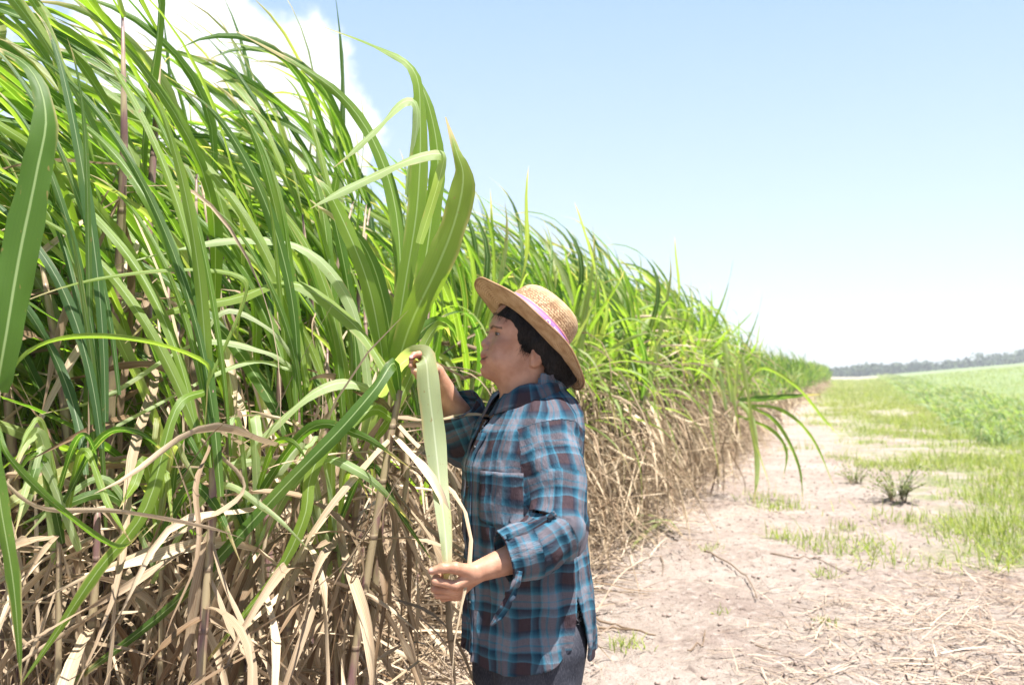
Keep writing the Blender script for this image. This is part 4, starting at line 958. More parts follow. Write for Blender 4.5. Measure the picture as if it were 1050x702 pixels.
# collar, folded over the stand
nc = NB + fb * .018
tc_ = np.linspace(radians(-168), radians(168), 60) + pi     # back centre at pi
rows = []
for k, (r0, z0) in enumerate([(.064, 1.292), (.065, 1.304), (.067, 1.316), (.073, 1.317), (.080, 1.311), (.086, 1.296), (.092, 1.281)]):
    a = tc_; front = np.exp(-(((np.degrees(a) % 360 + 180) % 360 - 180) / 55) ** 2)
    rr_ = r0 + (.018 if k > 3 else 0) * front * (k - 3) / 3; zz = z0 - .030 * front * (k / 6) - .018 * front
    yo = nc[:2][None] + np.outer(np.cos(a) * rr_ * 1.0, fb[:2]) + np.outer(np.sin(a) * rr_ * 1.10, sb[:2]); rows.append(np.c_[yo, zz + .004 * np.sin(a * 5 + k)])
Pc_ = np.array(rows); uvc = np.stack(np.meshgrid(tc_ * .09, np.linspace(0, .08, 7)), -1)
sheet('collar', Pc_, M_PLAID, .0035, uvc, shirt_ob)
# front edge strip, pocket, buttons: laid on the shirt by their place on it
zp = np.linspace(.69, 1.20, 40); hwz = .016 + .055 * np.clip((zp - 1.14) / .16, 0, 1) ** 1.5 + .02 * np.clip((.95 - zp) / .3, 0, 1) - .012
def on_shirt(th_, z, off=.004):
    p = torso_pt(th_, z, .05); c = torso_pt(th_, z, -.05); t = np.linspace(0, 1, 160)
    P = p[None] + (c - p)[None] * t[:, None]; d = shirt_o.ev(P); i = int(np.argmax(d < 0)); return P[i] + nrm(p - c) * off
strip_ = []
for z, h in zip(zp, hwz):
    b = np.interp(z, ZL, AL); strip_.append([on_shirt((h + w) / b, z, .0035) for w in (.002, .012, .022, .030)])
strip_ = np.array(strip_); uvp = np.stack(np.meshgrid(np.array([0, .01, .02, .028]), zp - 1.0), -1)
pl = sheet('placket', strip_, M_PLAID, .0025, uvp, shirt_ob)
M_BTN = plain('dark_button', (.02, .02, .025), .3)
def button(p, nrm_, r=.0055, parent=None):
    n = Vector(nrm_).normalized(); q = n.to_track_quat('Z', 'Y'); bm = bmesh.new(); bmesh.ops.create_cone(bm, cap_ends=True, segments=16, radius1=r, radius2=r * .8, depth=.003)
    for v in bm.verts: v.co = q @ v.co + Vector(p)
    me = bpy.data.meshes.new('button'); bm.to_mesh(me); bm.free(); me.materials.append(M_BTN); pmesh('button', me, parent or shirt_ob)
for z in (1.165, 1.075, .985, .895, .805, .72):
    b = np.interp(z, ZL, AL); h = np.interp(z, zp, hwz); th_ = (h + .016) / b; p = on_shirt(th_, z, .006); button(p, p - torso_pt(th_, z, -.03))
pk = []
for v in np.linspace(0, 1, 12):
    z = 1.115 - .115 * v; pk.append([on_shirt(radians(28 + 42 * u), z - (.010 * math.sin(pi * u) if v > .85 else 0), .0002 + .004 * (1 - v) ** 4 * math.sin(pi * u) ** 2) for u in np.linspace(0, 1, 12)])
sheet('pocket', np.array(pk), M_PLAID, .0025, np.stack(np.meshgrid(np.radians(28 + 42 * np.linspace(0, 1, 12)) * .165 + .006, .115 - .115 * np.linspace(0, 1, 12) + .004), -1), shirt_ob)
# sleeve tab with its button, and the loose tie hanging from the cuff
def ribbon(name, pts, width, side, n=26, mat=M_PLAID, parent=None, twist=None, thick=.0022):
    c = bez(pts, n); sd = np.broadcast_to(np.asarray(side, float), (n, 3)); d = nrm(np.gradient(c, axis=0)); sd = nrm(sd - (sd * d).sum(-1, keepdims=True) * d)
    if twist is not None:
        a = np.interp(np.linspace(0, 1, n), np.linspace(0, 1, len(twist)), twist)[:, None]; sd = sd * np.cos(a) + np.cross(d, sd) * np.sin(a)
    w = np.interp(np.linspace(0, 1, n), np.linspace(0, 1, len(width)), width)[:, None, None]; t = np.linspace(-.5, .5, 5)[None, :, None]
    G_ = c[:, None] + sd[:, None] * w * t; L = np.linalg.norm(np.diff(c, axis=0), axis=1).sum()
    return sheet(name, G_, mat, thick, np.stack(np.meshgrid(np.linspace(0, .03, 5), np.linspace(0, L, n)), -1), parent or shirt_ob)
def sp(px, py, off=.004):
    p, n_ = shirt_o.hit(px, py); return p + n_ * off
try:
    ribbon('sleeve_tab', [sp(520, 553), sp(535, 547), sp(550, 540), sp(564, 532, .006), sp(570, 527, .006)], [.020, .020, .018, .012], (0.2, 0, 1), 20)
    p, n_ = shirt_o.hit(565, 531); button(p + n_ * .010, n_, .0075)
except TypeError: print('tab missed')
ribbon('sleeve_tie', [V3(533, 585, 2.10), V3(530, 596, 2.092), V3(524, 608, 2.098), V3(519, 620, 2.10), V3(511, 632, 2.105), V3(503, 641, 2.108)], [.012, .018, .026, .022, .018, .005], (1, .2, .3), 34, twist=[0, .8, -.6, 1.3, 0, .9, .2])

# ------------------------------------------------------------------ trousers, shoes
tr = Sdf(); tr.ell(HPc + [0, 0, .0], (.125, .165, .135), .03, 'u', MB_)
for hip, kn, an in legs: tr.chain([hip + [0, 0, .02], kn, an + [0, 0, .03]], [.106, .080, .066], .022)
def tr_post(P, d):
    m = np.abs(d) < .03; o = d.copy(); p = P[m]; o[m] = d[m] - ridged(p * [1, 1, .45], 11, 5) * .005 - vnoise(p * [1, 1, 2.0], 16, 6, 2) * .002; return np.maximum(o, .055 - P[..., 2])
tr.post.append(tr_post); tV, tQ = tr.mesh(.004, 22)
def denim():
    M = Mat('charcoal_denim', .85, .15); co = M.coord('Object'); n = M.noise(9, 5, co); f_ = M.noise(1.0, 2, M.mapping(co, (500, 500, 120)))
    c = M.mix(M.step(n, .35, .7), (.022, .024, .034), (.05, .052, .066)); c = M.mix(M.math('MULTIPLY', M.step(f_, .5, .65), .4), c, (.10, .10, .12)); M.color(c); M.bump(f_, .4, .002); return M.m
pob('trousers', tV, tQ, denim())
for hip, kn, an in legs:
    sh = Sdf(); toe = an + fb * .155; toe[2] = .035; heel = an - fb * .035; heel[2] = .035
    sh.cone(heel, toe, .034, .036, .02); sh.cone(an + [0, 0, .01], an + [0, 0, -.03] + fb * .05, .040, .036, .03); sh.post.append(lambda P, d: np.maximum(d, .004 - P[..., 2]))
    v_, q_ = sh.mesh(.004, 22); pob('shoe', v_, q_, plain('shoe_leather', (.05, .035, .028), .6))

# ------------------------------------------------------------------ hair
hr = Sdf()
hr.ell(HP(.002, 0, .056), (.098, .0810, .088), .01, 'u', HM); hr.ell(HP(-.050, 0, -.014), (.066, .080, .076), .03, 'u', HM); hr.ell(HP(-.075, 0, -.040), (.040, .058, .040), .03, 'u', HM)
hr.ell(HP(-.012, 0, .030), (.048, .0865, .032), .015, 'u', HM); hr.ell(HP(-.045, 0, -.012), (.045, .085, .06), .02, 'u', HM)
def hair_post(P, d):
    q = (P - HO) @ HM.T; f, l, u = q[..., 0], q[..., 1], q[..., 2]
    m = np.abs(d) < .03; o = d.copy(); pm = q[m]
    g = vnoise(np.stack([pm[:, 0] * .9 + pm[:, 2] * .6, pm[:, 1], (pm[:, 2] - pm[:, 0] * .5) * .25], -1), 120, 3, 2) * .003 + vnoise(pm, 30, 5, 2) * .006
    o[m] = d[m] - g
    fbn = np.interp(u, [-.09, -.03, -.022, -.006, -.002, .003, .008, .020, .034, .056, .080, .090, .098, .13], [-.03, -.025, -.018, -.010, .008, .036, .046, .044, .041, .040, .054, .072, .098, .10])
    edge = vnoise(q.reshape(-1, 3), 90, 9, 2).reshape(f.shape) * .005
    o = np.maximum(o, (f - fbn + edge) * .7)
    o = np.maximum(o, -.082 - u)
    hn = (P - HC) @ HN; ha_ = (P - HC) @ HA; return np.maximum(o, hn - (.008 + .026 * np.clip((ha_ + .05) / .08, 0, 1)))
# hat frame
HA = np.array([-.7071, 0, .7071]); HN0 = np.array([.7071, 0, .7071]); HL0 = np.array([0, -1.0, 0]); rl = radians(11)
HL = HL0 * cos(rl) + HN0 * sin(rl); HN = HN0 * cos(rl) - HL0 * sin(rl); HC = V3(541.4, 341.2, SY)
hr.post.append(hair_post); hV, hQ = hr.mesh(.0022)
def hair_mat():
    M = Mat('black_hair', .55, .16); co = M.coord('Object'); n = M.noise(1.0, 3, M.mapping(co, (260, 260, 60), (0, .6, 0))); M.color(M.mix(M.step(n, .4, .7), (.004, .003, .003), (.015, .011, .010))); M.bump(n, .8, .004); return M.m
M_HAIR = hair_mat(); hair_ob = pob('hair', hV, hQ, M_HAIR)
rh = np.random.default_rng(9); paths = []; rads = []
for i in range(1100):
    k = rh.integers(4)
    if k == 0: a = np.array([rh.uniform(.02, .088), rh.choice([-1, 1]) * rh.uniform(0.0, .06), .0]); a[2] = np.interp(a[0], [.02, .04, .066, .092], [.06, .085, .095, .105]); dr = np.array([.006, 0, -.02]); 
    elif k == 1: a = np.array([rh.uniform(.005, .03), rh.choice([-1, 1]) * rh.uniform(.066, .074), rh.uniform(.02, .06)]); dr = np.array([rh.uniform(-.002, .01), 0, -.028])
    else: a = np.array([rh.uniform(-.11, -.03), rh.choice([-1, 1]) * rh.uniform(.045, .075), rh.uniform(-.06, .02)]); dr = np.array([rh.uniform(-.02, .01), 0, -.03])
    p0 = HP(*a); dd = dr @ HM; pts = bez([p0, p0 + dd * .5 + rh.normal(0, .002, 3), p0 + dd + rh.normal(0, .005, 3)], 6)
    dist = hr.ev(pts[:1])[0]
    if dist > .006 or dist < -.012: continue
    paths.append(pts); rads.append(np.linspace(.00045, .00015, 6))
pmesh('loose_strands', tube_mesh('loose_strands', paths, rads, M_HAIR, 4), hair_ob)

# ------------------------------------------------------------------ straw hat
def hat_pt(A, L, N): return HC + np.asarray(A)[..., None] * HA + np.asarray(L)[..., None] * HL + np.asarray(N)[..., None] * HN
nth = 160; t = np.linspace(0, 2 * pi, nth + 1)
ra0, rb0 = .097, .086
rows = []; uvr = []; lenc = 0
for j, rho in enumerate(np.linspace(0, 1, 22)):
    A = np.cos(t) * (ra0 + (.180 - ra0) * rho) - .004 * rho; L = np.sin(t) * (rb0 + (.160 - rb0) * rho)
    N = .014 * rho ** 1.6 * np.sin(t) ** 2 - .002 * rho + .0025 * np.sin(3 * t + 1) * rho + .0018 * np.sin(7 * t) * rho ** 2
    rows.append(hat_pt(A, L, N)); uvr.append(np.stack([t * .13, np.full_like(t, rho * .08)], -1))
def straw_mat(name, open_=False):
    M = Mat(name, .62, .3); u, v, _ = M.sep(M.coord('UV')); co = M.coord('Object')
    wu = M.math('SINE', M.math('MULTIPLY', u, 2 * pi / .0052)); ring = M.math('FRACT', M.math('DIVIDE', v, .0060)); par = M.math('FLOOR', M.math('DIVIDE', v, .0060))
    wv = M.math('SINE', M.math('ADD', M.math('MULTIPLY', u, 2 * pi / .0052), M.math('MULTIPLY', ring, 5.0))); rr = M.math('SINE', M.math('MULTIPLY', ring, pi))
    n = M.noise(40, 4, co); h = M.math('ADD', M.math('MULTIPLY', wv, .5), rr)
    c = M.ramp(n, [(.3, (.40, .25, .13)), (.5, (.55, .38, .22)), (.72, (.66, .49, .31))])
    c = M.mix(M.math('MULTIPLY', M.step(h, .55, .05), .65), c, (.24, .12, .05))
    if open_:
        vo = M.n('ShaderNodeTexVoronoi'); vo.inputs['Scale'].default_value = 210; M.l(co, vo.inputs['Vector']); band = M.math('MULTIPLY', M.step(v, .012, .03), M.step(v, .092, .07))
        c = M.mix(M.math('MULTIPLY', M.math('MULTIPLY', M.step(vo.outputs['Distance'], .42, .6), band), .6), c, (.16, .07, .035))
    M.color(c); M.translucent(c, .18); M.bump(h, .6, .0015); return M.m
M_ST = straw_mat('woven_straw'); M_ST2 = straw_mat('woven_straw_crown', True)
hat_brim = sheet('straw_hat', np.array(rows), M_ST, .0035, np.array(uvr)); 
# braided rim edge
rim = hat_pt(np.cos(t) * .181 - .004, np.sin(t) * .161, .014 * np.sin(t) ** 2 - .002 + .0025 * np.sin(3 * t + 1) + .0018 * np.sin(7 * t))
pmesh('rim', tube_mesh('rim', [rim], [np.full(nth + 1, .0027)], M_ST, 8), hat_brim)
rows = []; uvr = []
prof = [(1.0, 0), (.985, .012), (.962, .030), (.935, .048), (.905, .064), (.865, .078), (.80, .089), (.70, .097), (.58, .101), (.44, .101), (.3, .099), (.16, .097), (.0, .096)]
prof = bez([(a, b, 0) for a, b in prof], 46)[:, :2]; sl = 0; prev = None
for a, b in prof:
    if prev is not None: sl += math.hypot((a - prev[0]) * .09, b - prev[1])
    prev = (a, b); a = max(a, 0.002)
    dent = -.010 * np.exp(-(np.sin(t) * a / .35) ** 2) * (b > .1)
    rows.append(hat_pt(np.cos(t) * ra0 * a + .002 * b / .1, np.sin(t) * rb0 * a, b + dent + b * .07 * -np.cos(t) * a)); uvr.append(np.stack([t * .09, np.full_like(t, sl)], -1))
crown = sheet('crown', np.array(rows), M_ST2, .003, np.array(uvr), hat_brim)
# printed ribbon round the crown
def band_pts(n0, n1, off, ts, m=5):
    g = []
    for b in np.linspace(n0, n1, m):
        a = np.interp(b, prof[:30, 1], prof[:30, 0]); g.append(hat_pt(np.cos(ts) * (ra0 * a + off) + .002 * b / .1, np.sin(ts) * (rb0 * a + off), np.full_like(ts, b) + b * .07 * -np.cos(ts) * a))
    return np.array(g)
M_PUR = plain('purple_ribbon', (.27, .14, .42), .6); M_PINK = plain('pink_ribbon_edge', (.62, .22, .30), .6); M_WH = plain('white_print', (.85, .83, .88), .5)
bandob = sheet('ribbon', band_pts(.008, .0405, .0028, t), M_PUR, .001, None, hat_brim)
sheet('ribbon_edge', band_pts(.041, .0438, .0030, t, 3), M_PINK, .001, None, hat_brim)
# white print on the ribbon: a ring and small blurred letters
pr = []
for k, tt in enumerate(np.linspace(1.62, 1.62 + 2 * pi, 7)[:-1]):
    pass
def mark(t0, t1, n0, n1): return band_pts(n0, n1, .0042, np.linspace(t0, t1, 6), 3)
marks = []
for base_ in (1.95, 3.6, 5.2, .45):
    x = base_
    for wdt in (.030, .022, .034, .026, .030, .022):
        marks.append((x, x + .007, .0265, .036)); 
        marks.append((x, x + wdt, .0342, .036)); marks.append((x + wdt - .007, x + wdt, .0265, .0315)); x += wdt + .018
    for a in np.linspace(0, 2 * pi, 13)[:-1]: marks.append((base_ - .20 + .06 * cos(a) - .012, base_ - .20 + .06 * cos(a) + .012, .0310 + .0055 * sin(a) - .0012, .0310 + .0055 * sin(a) + .0012))
VV = []; QQ = []; o_ = 0
for mk in marks:
    g = mark(*mk); m_s, n_s, _ = g.shape; ix = np.arange(m_s * n_s).reshape(m_s, n_s) + o_; VV.append(g.reshape(-1, 3)); QQ.append(np.stack([ix[:-1, :-1], ix[:-1, 1:], ix[1:, 1:], ix[1:, :-1]], -1).reshape(-1, 4)); o_ += m_s * n_s
pob('print', np.concatenate(VV), np.concatenate(QQ), M_WH, hat_brim)
# ------------------------------------------------------------------ single cane plants and leaves one can point to
def blade(pix, wpx, rnd=.6, twist=(0, 0), n=26, fold=.28, taper=(.55, 1, .75, .04)):
    """leaf from measured points (px, py, distance); widths in photo pixels"""
    P = bez([V3(*p) for p in pix], n); d = nrm(np.gradient(P, axis=0)); view = nrm(P - np.array([0, 0, EYE])); sd = nrm(np.cross(d, view))
    t = np.linspace(0, 1, n); a = np.interp(t, np.linspace(0, 1, len(twist)), twist)[:, None]; sd = sd * np.cos(a) + np.cross(d, sd) * np.sin(a)
    w = np.interp(t, np.linspace(0, 1, len(taper)), taper) * wpx * (.72 if wpx <= 12 and P[0, 1] < 3 else .88 if P[0, 1] < 3 and wpx < 22 else 1) * P[:, 1] / 1020
    return strips(P[None], sd[None], w[None], fold, 6, np.array([rnd]))
def hero(label, stalk, leaves, dry=(), loc=None, r=.0155, mat=None, group=None, pale=()):
    base = np.array([stalk[0][0], stalk[0][1], 0.0]) if len(stalk[0]) == 3 and abs(stalk[0][2]) < .2 and False else None
    sp_ = np.array([V3(*p) for p in stalk]); b = sp_[0].copy(); b[2] = 0
    t = bpy.data.objects.new('sugarcane_plant', None); C.objects.link(t); t.location = b; tag(t, label, 'sugarcane plant', group)
    sp_[0][2] = -.03; p = bez(sp_, 14)
    def rel(parts): v, q, u, rr = merge(parts); return v - b, q, u, rr
    ob('stalk', tube_mesh('stalk', [p - b], [np.linspace(r * .8, r * .5, 14)], M_STALK, 10), t)
    v, q, u, rr = rel(leaves); ob('leaves', mesh_np('leaves', v, q, u, {'rnd': rr}, True, mat or M_GREEN), t)
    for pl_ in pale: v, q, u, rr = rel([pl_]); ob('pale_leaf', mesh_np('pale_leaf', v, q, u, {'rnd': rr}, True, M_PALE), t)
    # old sheaths and leaves clinging to the stem
    rs = np.random.default_rng(int(abs(b[0]) * 9999)); n = 26; f = rs.uniform(.12, .95, n); p0 = np.stack([np.interp(f, np.linspace(0, 1, 14), p[:, i]) for i in range(3)], -1)
    az = rs.uniform(0, 6.28, n); el = rs.uniform(-1.4, .3, n)
    dry = list(dry) if stalk[0][0] < 0 else list(dry) + [grow(p0, np.stack([np.cos(az) * np.cos(el), np.sin(az) * np.cos(el), np.sin(el)], -1), rs.uniform(.25, .9, n) * np.minimum(1, f + .3), rs.uniform(.01, .03, n), (-.4, 0, 0), rs.uniform(.4, 4, n), 12, 1, 5, rs, .6, 2, 2.4, rnd=rs.random(n))]
    if dry: v, q, u, rr = rel(dry); ob('dry_leaves', mesh_np('dry_leaves', v, q, u, {'rnd': rr}, True, M_DRY), t)
    return t
T4 = (.5, 1, .9, .05)
# the tall bright plant in front of the woman
hero('tallest bright green cane plant in front of the woman, blades rising above her hat', [(352, 905, 2.62), (372, 720, 2.62), (392, 520, 2.60), (402, 392, 2.56)], [
    blade([(402, 395, 2.56), (420, 335, 2.52), (448, 275, 2.47), (467, 225, 2.44), (475, 182, 2.42), (468, 155, 2.42), (457, 120, 2.44)], 29, .82, (0, .15, -.2, .5), taper=(.6, .95, 1.0, .9, .35, .06)),
    blade([(400, 395, 2.57), (414, 300, 2.56), (428, 210, 2.56), (431, 120, 2.57), (424, 72, 2.58), (386, 48, 2.60), (330, 27, 2.62)], 21, .7, (.3, .2, .4, 1.0, .9), taper=(.7, 1, 1, .75, .4, .05)),
    blade([(403, 392, 2.58), (428, 310, 2.60), (443, 220, 2.62), (449, 160, 2.63), (437, 100, 2.64), (418, 66, 2.66)], 20, .55, (-.4, -.2, .3, .6), taper=(.7, 1, 1, .6, .05)),
    blade([(396, 400, 2.56), (389, 345, 2.50), (374, 280, 2.46), (341, 204, 2.44), (322, 180, 2.45)], 19, .6, (-.3, .2, .5), taper=T4),
    blade([(398, 400, 2.6), (410, 320, 2.66), (408, 230, 2.7), (392, 165, 2.72), (362, 112, 2.72), (318, 74, 2.7), (238, 30, 2.68)], 17, .5, (.3, .5, .2, .7), taper=(.6, 1, .9, .6, .05)),
    blade([(406, 390, 2.55), (424, 350, 2.62), (446, 330, 2.68), (462, 335, 2.7), (470, 350, 2.72)], 14, .3, (.3, .9), taper=T4),
    ],
    [blade([(398, 430, 2.6), (415, 460, 2.55), (412, 520, 2.5), (392, 600, 2.48), (372, 702, 2.46)], 12, .7, (.2, 1.2, .4), taper=T4),
     blade([(392, 500, 2.6), (420, 540, 2.62), (428, 620, 2.6), (420, 700, 2.6)], 10, .9, (.6, 1.4, .2), taper=T4),
     blade([(388, 560, 2.6), (370, 585, 2.5), (392, 610, 2.45), (418, 650, 2.42), (432, 702, 2.42)], 10, .5, (.6, 1.0, .2), taper=T4)],
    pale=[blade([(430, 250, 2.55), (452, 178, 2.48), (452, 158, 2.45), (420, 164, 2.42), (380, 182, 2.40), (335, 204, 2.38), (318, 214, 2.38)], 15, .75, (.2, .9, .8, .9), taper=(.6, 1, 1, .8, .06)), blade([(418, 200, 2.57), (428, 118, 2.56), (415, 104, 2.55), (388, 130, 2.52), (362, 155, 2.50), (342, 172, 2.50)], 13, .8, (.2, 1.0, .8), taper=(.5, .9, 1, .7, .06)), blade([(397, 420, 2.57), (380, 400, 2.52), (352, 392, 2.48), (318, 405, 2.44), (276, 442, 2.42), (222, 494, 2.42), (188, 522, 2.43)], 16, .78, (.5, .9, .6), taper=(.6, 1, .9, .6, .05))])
# the plant whose leaf the woman holds
hero('cane plant whose long pale leaf hangs from the raised hand down to the lower hand', [(300, 905, 2.60), (335, 720, 2.62), (360, 560, 2.62), (374, 452, 2.60)], [
    blade([(376, 452, 2.58), (400, 400, 2.66), (398, 330, 2.74), (372, 250, 2.78), (318, 205, 2.8)], 18, .4, (-.4, .4), taper=T4),
    blade([(372, 460, 2.58), (400, 430, 2.52), (440, 345, 2.62), (455, 335, 2.64), (462, 345, 2.66)], 13, .8, (.2, .8), taper=T4)],
    [blade([(368, 500, 2.6), (345, 520, 2.5), (352, 570, 2.45), (332, 640, 2.4), (300, 702, 2.38)], 12, .8, (.2, 1.2, .5), taper=T4),
     blade([(362, 560, 2.62), (380, 560, 2.55), (398, 600, 2.5), (396, 702, 2.48)], 11, .4, (.2, 1.0), taper=T4)],
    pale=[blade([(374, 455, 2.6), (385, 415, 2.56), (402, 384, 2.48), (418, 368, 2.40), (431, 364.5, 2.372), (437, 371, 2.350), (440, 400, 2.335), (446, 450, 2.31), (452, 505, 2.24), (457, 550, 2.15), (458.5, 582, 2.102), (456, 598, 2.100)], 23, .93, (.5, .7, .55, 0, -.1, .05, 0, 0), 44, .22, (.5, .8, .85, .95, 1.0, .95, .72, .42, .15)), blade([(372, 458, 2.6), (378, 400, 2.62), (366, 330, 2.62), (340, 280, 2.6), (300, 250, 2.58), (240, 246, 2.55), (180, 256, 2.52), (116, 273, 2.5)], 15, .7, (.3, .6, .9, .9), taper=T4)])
# long crossing blades low on the left
hero('cane plant sending a long dark green blade diagonally down to the lower left corner', [(330, 960, 2.36), (360, 700, 2.40), (395, 480, 2.42), (410, 400, 2.44)], [
    blade([(410, 402, 2.44), (404, 372, 2.40), (385, 398, 2.34), (349, 440, 2.30), (295, 495, 2.26), (222, 574, 2.22), (165, 630, 2.20), (70, 702, 2.18), (40, 722, 2.18)], 16, .12, (.9, .3, 0, .1, .2), 34, .3, (.6, 1, 1, .95, .8, .5, .05)),
    blade([(404, 430, 2.43), (380, 420, 2.38), (336, 455, 2.33), (318, 490, 2.30), (312, 530, 2.27), (286, 585, 2.25), (240, 642, 2.22), (190, 706, 2.20)], 15, .62, (.6, .2, .1, .3), 30, .3, (.6, 1, 1, .9, .5, .05)),
    blade([(408, 410, 2.43), (396, 380, 2.46), (360, 330, 2.5), (300, 290, 2.5), (240, 306, 2.48), (165, 322, 2.45), (128, 352, 2.44)], 18, .8, (.5, .9, .8), taper=T4)],
    [blade([(400, 450, 2.42), (380, 470, 2.36), (330, 530, 2.3), (290, 600, 2.28), (262, 705, 2.26)], 11, .65, (.3, 1.1), taper=T4)])
hero('leftmost leaning cane plant with a very broad shaded leaf standing upright', [(-60, 1140, 1.80), (-40, 800, 1.82), (-15, 520, 1.85), (-4, 400, 1.86)], [
    blade([(-4, 402, 1.86), (6, 345, 1.86), (20, 262, 1.88), (38, 175, 1.9), (47, 118, 1.92), (30, 70, 1.95), (-20, 40, 1.98)], 34, .2, (.2, 0, .2, .9), taper=(.7, 1, 1, .8, .4, .06)),
    blade([(-4, 402, 1.86), (30, 360, 1.9), (80, 345, 1.95), (150, 350, 2.0), (210, 372, 2.05), (212, 400, 2.06), (210, 440, 2.08)], 9, .8, (.6, .9), taper=T4),
    blade([(-2, 440, 1.86), (10, 470, 1.84), (60, 520, 1.86), (120, 560, 1.9), (150, 540, 1.94)], 12, .4, (.4, .9), taper=T4),
    blade([(-10, 402, 1.86), (-2, 500, 1.82), (14, 600, 1.80), (22, 702, 1.80)], 18, .3, (.4, .2), taper=T4)],
    [blade([(-10, 480, 1.86), (40, 520, 1.9), (120, 524, 1.95), (210, 540, 2.0), (250, 552, 2.02)], 8, .7, (.3, .8), taper=T4)])
def sheaf(x0, y0, d, tips, seed, w=15):
    r = np.random.default_rng(seed); out = []
    for k, (tx, ty) in enumerate(tips):
        s0 = np.array([x0 + r.normal(0, 9), y0 + 10 + 20 * k * (1 if k % 2 else .6) + r.uniform(-10, 10), d + r.normal(0, .04)]); t1 = np.array([tx, ty, d + r.uniform(-.12, .3)])
        c1 = s0 + (t1 - s0) * [.10, .48, .3] + [r.uniform(-6, 10), 0, 0]; c2 = s0 + (t1 - s0) * [.45, .92, .7]
        u = np.linspace(0, 1, 9)[:, None]; P = (1 - u) ** 3 * s0 + 3 * (1 - u) ** 2 * u * c1 + 3 * (1 - u) * u * u * c2 + u ** 3 * t1
        P[:, :2] += np.sin(u * 7 + k) * 2.5
        out.append(blade([tuple(p) for p in P], w * r.uniform(.5, .95), r.random() * .85, tuple(r.normal(0, .35, 3) + [0, 0, .5]), 30, .3, (.5, .9, 1, .75, .38, .03)))
    return out
hero('cane plant at the far left whose blades sweep up against the cloud in long arcs', [(190, 1010, 2.15), (205, 700, 2.18), (218, 520, 2.22), (216, 400, 2.24)], sheaf(217, 395, 2.24, [(45, 12), (-25, 30), (15, 92), (100, 60), (-35, 150), (150, 88), (85, 175), (-10, 205), (165, 150)], 1, 17) + [
    blade([(214, 392, 2.24), (250, 310, 2.3), (245, 283, 2.3), (180, 276, 2.28), (80, 290, 2.25), (-10, 322, 2.22)], 8, .8, (.5, .9), taper=T4),
    blade([(212, 400, 2.24), (180, 420, 2.15), (150, 520, 2.08), (100, 585, 2.04), (60, 645, 2.02), (18, 706, 2.0)], 15, .55, (.5, .1, .2), taper=T4)],
    [blade([(206, 450, 2.22), (250, 500, 2.2), (185, 545, 2.15), (90, 590, 2.1), (-10, 640, 2.1)], 9, .6, (.5, .9, .3), taper=T4)])
hero('cane plant with blades streaming left, standing left of the tallest plant', [(270, 960, 2.38), (290, 700, 2.42), (304, 500, 2.46), (304, 380, 2.5)], sheaf(304, 372, 2.5, [(178, 88), (105, 112), (215, 82), (60, 150), (250, 118), (135, 190), (200, 205), (40, 235), (262, 180)], 2, 16),
    [blade([(300, 430, 2.48), (318, 455, 2.42), (280, 520, 2.36), (270, 600, 2.32), (300, 702, 2.3)], 8, .8, (.2, 1.2), taper=T4)],
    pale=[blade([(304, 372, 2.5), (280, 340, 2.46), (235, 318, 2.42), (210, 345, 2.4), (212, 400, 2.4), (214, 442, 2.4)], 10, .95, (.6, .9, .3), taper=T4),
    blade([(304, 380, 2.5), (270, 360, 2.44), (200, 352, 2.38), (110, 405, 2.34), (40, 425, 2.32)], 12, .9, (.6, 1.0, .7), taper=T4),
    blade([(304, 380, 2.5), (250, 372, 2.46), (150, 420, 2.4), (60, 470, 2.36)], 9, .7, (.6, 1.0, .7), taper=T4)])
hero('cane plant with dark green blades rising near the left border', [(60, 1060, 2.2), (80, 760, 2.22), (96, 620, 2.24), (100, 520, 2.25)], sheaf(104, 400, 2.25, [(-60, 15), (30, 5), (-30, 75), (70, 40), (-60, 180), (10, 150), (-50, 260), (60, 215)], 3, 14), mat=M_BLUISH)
hero('slender cane plant whose blades lean over each other close behind the tallest plant', [(325, 930, 2.75), (340, 700, 2.78), (352, 500, 2.8), (356, 380, 2.82)], sheaf(356, 372, 2.82, [(240, 100), (285, 72), (205, 150), (300, 140), (250, 190), (170, 215), (325, 175)], 4, 15))
rl_ = np.random.default_rng(77)
for k, (x0, y0, d_, lab) in enumerate([(60, 500, 2.15, 'low cane shoot at the left border, green blades crossing the dry leaves'), (165, 520, 2.3, 'low cane shoot with fresh blades spread over the dry tangle, second from the left border'), (258, 505, 2.42, 'low cane shoot between the long diagonal blade and the dry stalks'), (345, 520, 2.5, 'low cane shoot with short pale blades just left of the woman')]):
    lv = []
    for q in range(9):
        a = rl_.uniform(-.2, 3.5); L = rl_.uniform(90, 190); tx = max(x0 + cos(a) * L * 1.1 - 25, 14); ty = y0 - sin(a) * L * .55 + rl_.uniform(10, 80)
        lv.append(blade([(x0 + rl_.normal(0, 6), y0 + 22 + 7 * q, d_), ((x0 * 2 + tx) / 3, min(y0, ty) - rl_.uniform(10, 45), d_ - .05), ((x0 + tx * 2) / 3, (y0 + ty * 2) / 3 - rl_.uniform(15, 45), d_ - .1), (tx, ty, d_ - rl_.uniform(0, .25))], rl_.uniform(8, 15), rl_.random(), (.5, rl_.normal(.2, .4), .6), taper=(.6, 1, .8, .03)))
    hero(lab, [(x0 - 6, 382 + 1366.8 / d_, d_), (x0, 650, d_), (x0, y0 + 10, d_)], lv[:6], pale=lv[6:], r=.011)
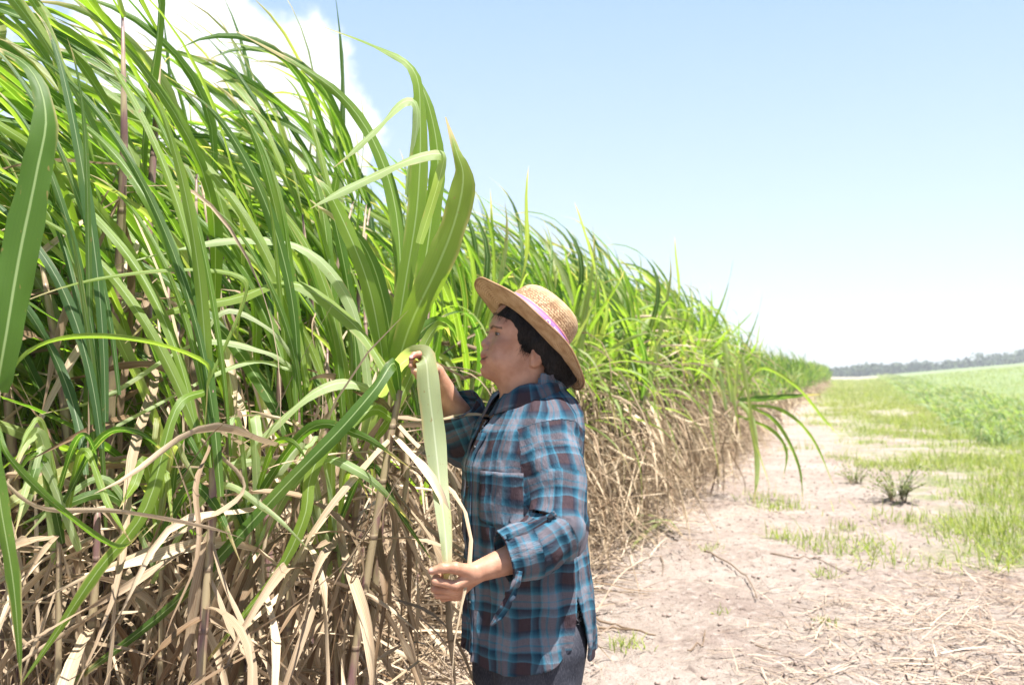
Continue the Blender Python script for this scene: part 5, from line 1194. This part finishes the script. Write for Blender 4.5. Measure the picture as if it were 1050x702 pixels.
# leaning plant spilling over the path beyond the woman
hero('leaning cane with drooping leaves hanging out over the dirt path beyond the woman', [(728, 508, 10.9), (738, 470, 10.8), (748, 435, 10.7), (758, 408, 10.5)], [
    blade([(758, 410, 10.4), (790, 408, 10.3), (842, 404, 10.2)], 7, .1, (.3, .8), taper=T4), blade([(756, 415, 10.4), (800, 420, 10.3), (832, 448, 10.2), (856, 500, 10.2)], 4, .6, (.3, .8), taper=T4),
    blade([(758, 412, 10.4), (795, 432, 10.3), (818, 475, 10.2), (824, 518, 10.1)], 4, .5, (.3, .8), taper=T4),
    blade([(756, 410, 10.4), (780, 378, 10.3), (815, 395, 10.2), (845, 430, 10.2), (862, 448, 10.2)], 4, .8, (.5, .9), taper=T4), blade([(754, 425, 10.4), (790, 440, 10.2), (806, 462, 10.1), (803, 492, 10.0)], 4, .5, (.3, .8), taper=T4)], r=.013,
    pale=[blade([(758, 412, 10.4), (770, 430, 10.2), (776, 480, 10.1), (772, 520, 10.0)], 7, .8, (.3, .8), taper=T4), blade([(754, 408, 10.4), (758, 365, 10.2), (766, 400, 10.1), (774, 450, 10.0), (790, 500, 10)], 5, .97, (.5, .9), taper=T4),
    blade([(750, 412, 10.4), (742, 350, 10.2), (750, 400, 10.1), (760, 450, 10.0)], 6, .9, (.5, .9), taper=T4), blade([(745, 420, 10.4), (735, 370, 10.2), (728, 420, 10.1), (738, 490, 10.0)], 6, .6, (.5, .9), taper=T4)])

# ------------------------------------------------------------------ air between the camera and the far trees
me = bpy.data.meshes.new('haze'); x0, x1, y0, y1, z0, z1 = -160, 420, -12, 470, -2.5, 26
me.from_pydata([(x, y, z) for x in (x0, x1) for y in (y0, y1) for z in (z0, z1)], [], [(0, 1, 3, 2), (4, 6, 7, 5), (0, 4, 5, 1), (2, 3, 7, 6), (0, 2, 6, 4), (1, 5, 7, 3)])
hm = bpy.data.materials.new('haze'); hm.use_nodes = True; hn_ = hm.node_tree; hn_.nodes.clear(); ho = hn_.nodes.new('ShaderNodeOutputMaterial'); hv = hn_.nodes.new('ShaderNodeVolumePrincipled')
hv.inputs['Color'].default_value = (.93, .96, 1, 1); hv.inputs['Density'].default_value = .0011; hv.inputs['Anisotropy'].default_value = .2; hn_.links.new(hv.outputs[0], ho.inputs['Volume']); me.materials.append(hm)
tag(ob('haze', me), 'thin pale haze over the far field', 'haze', kind='stuff')
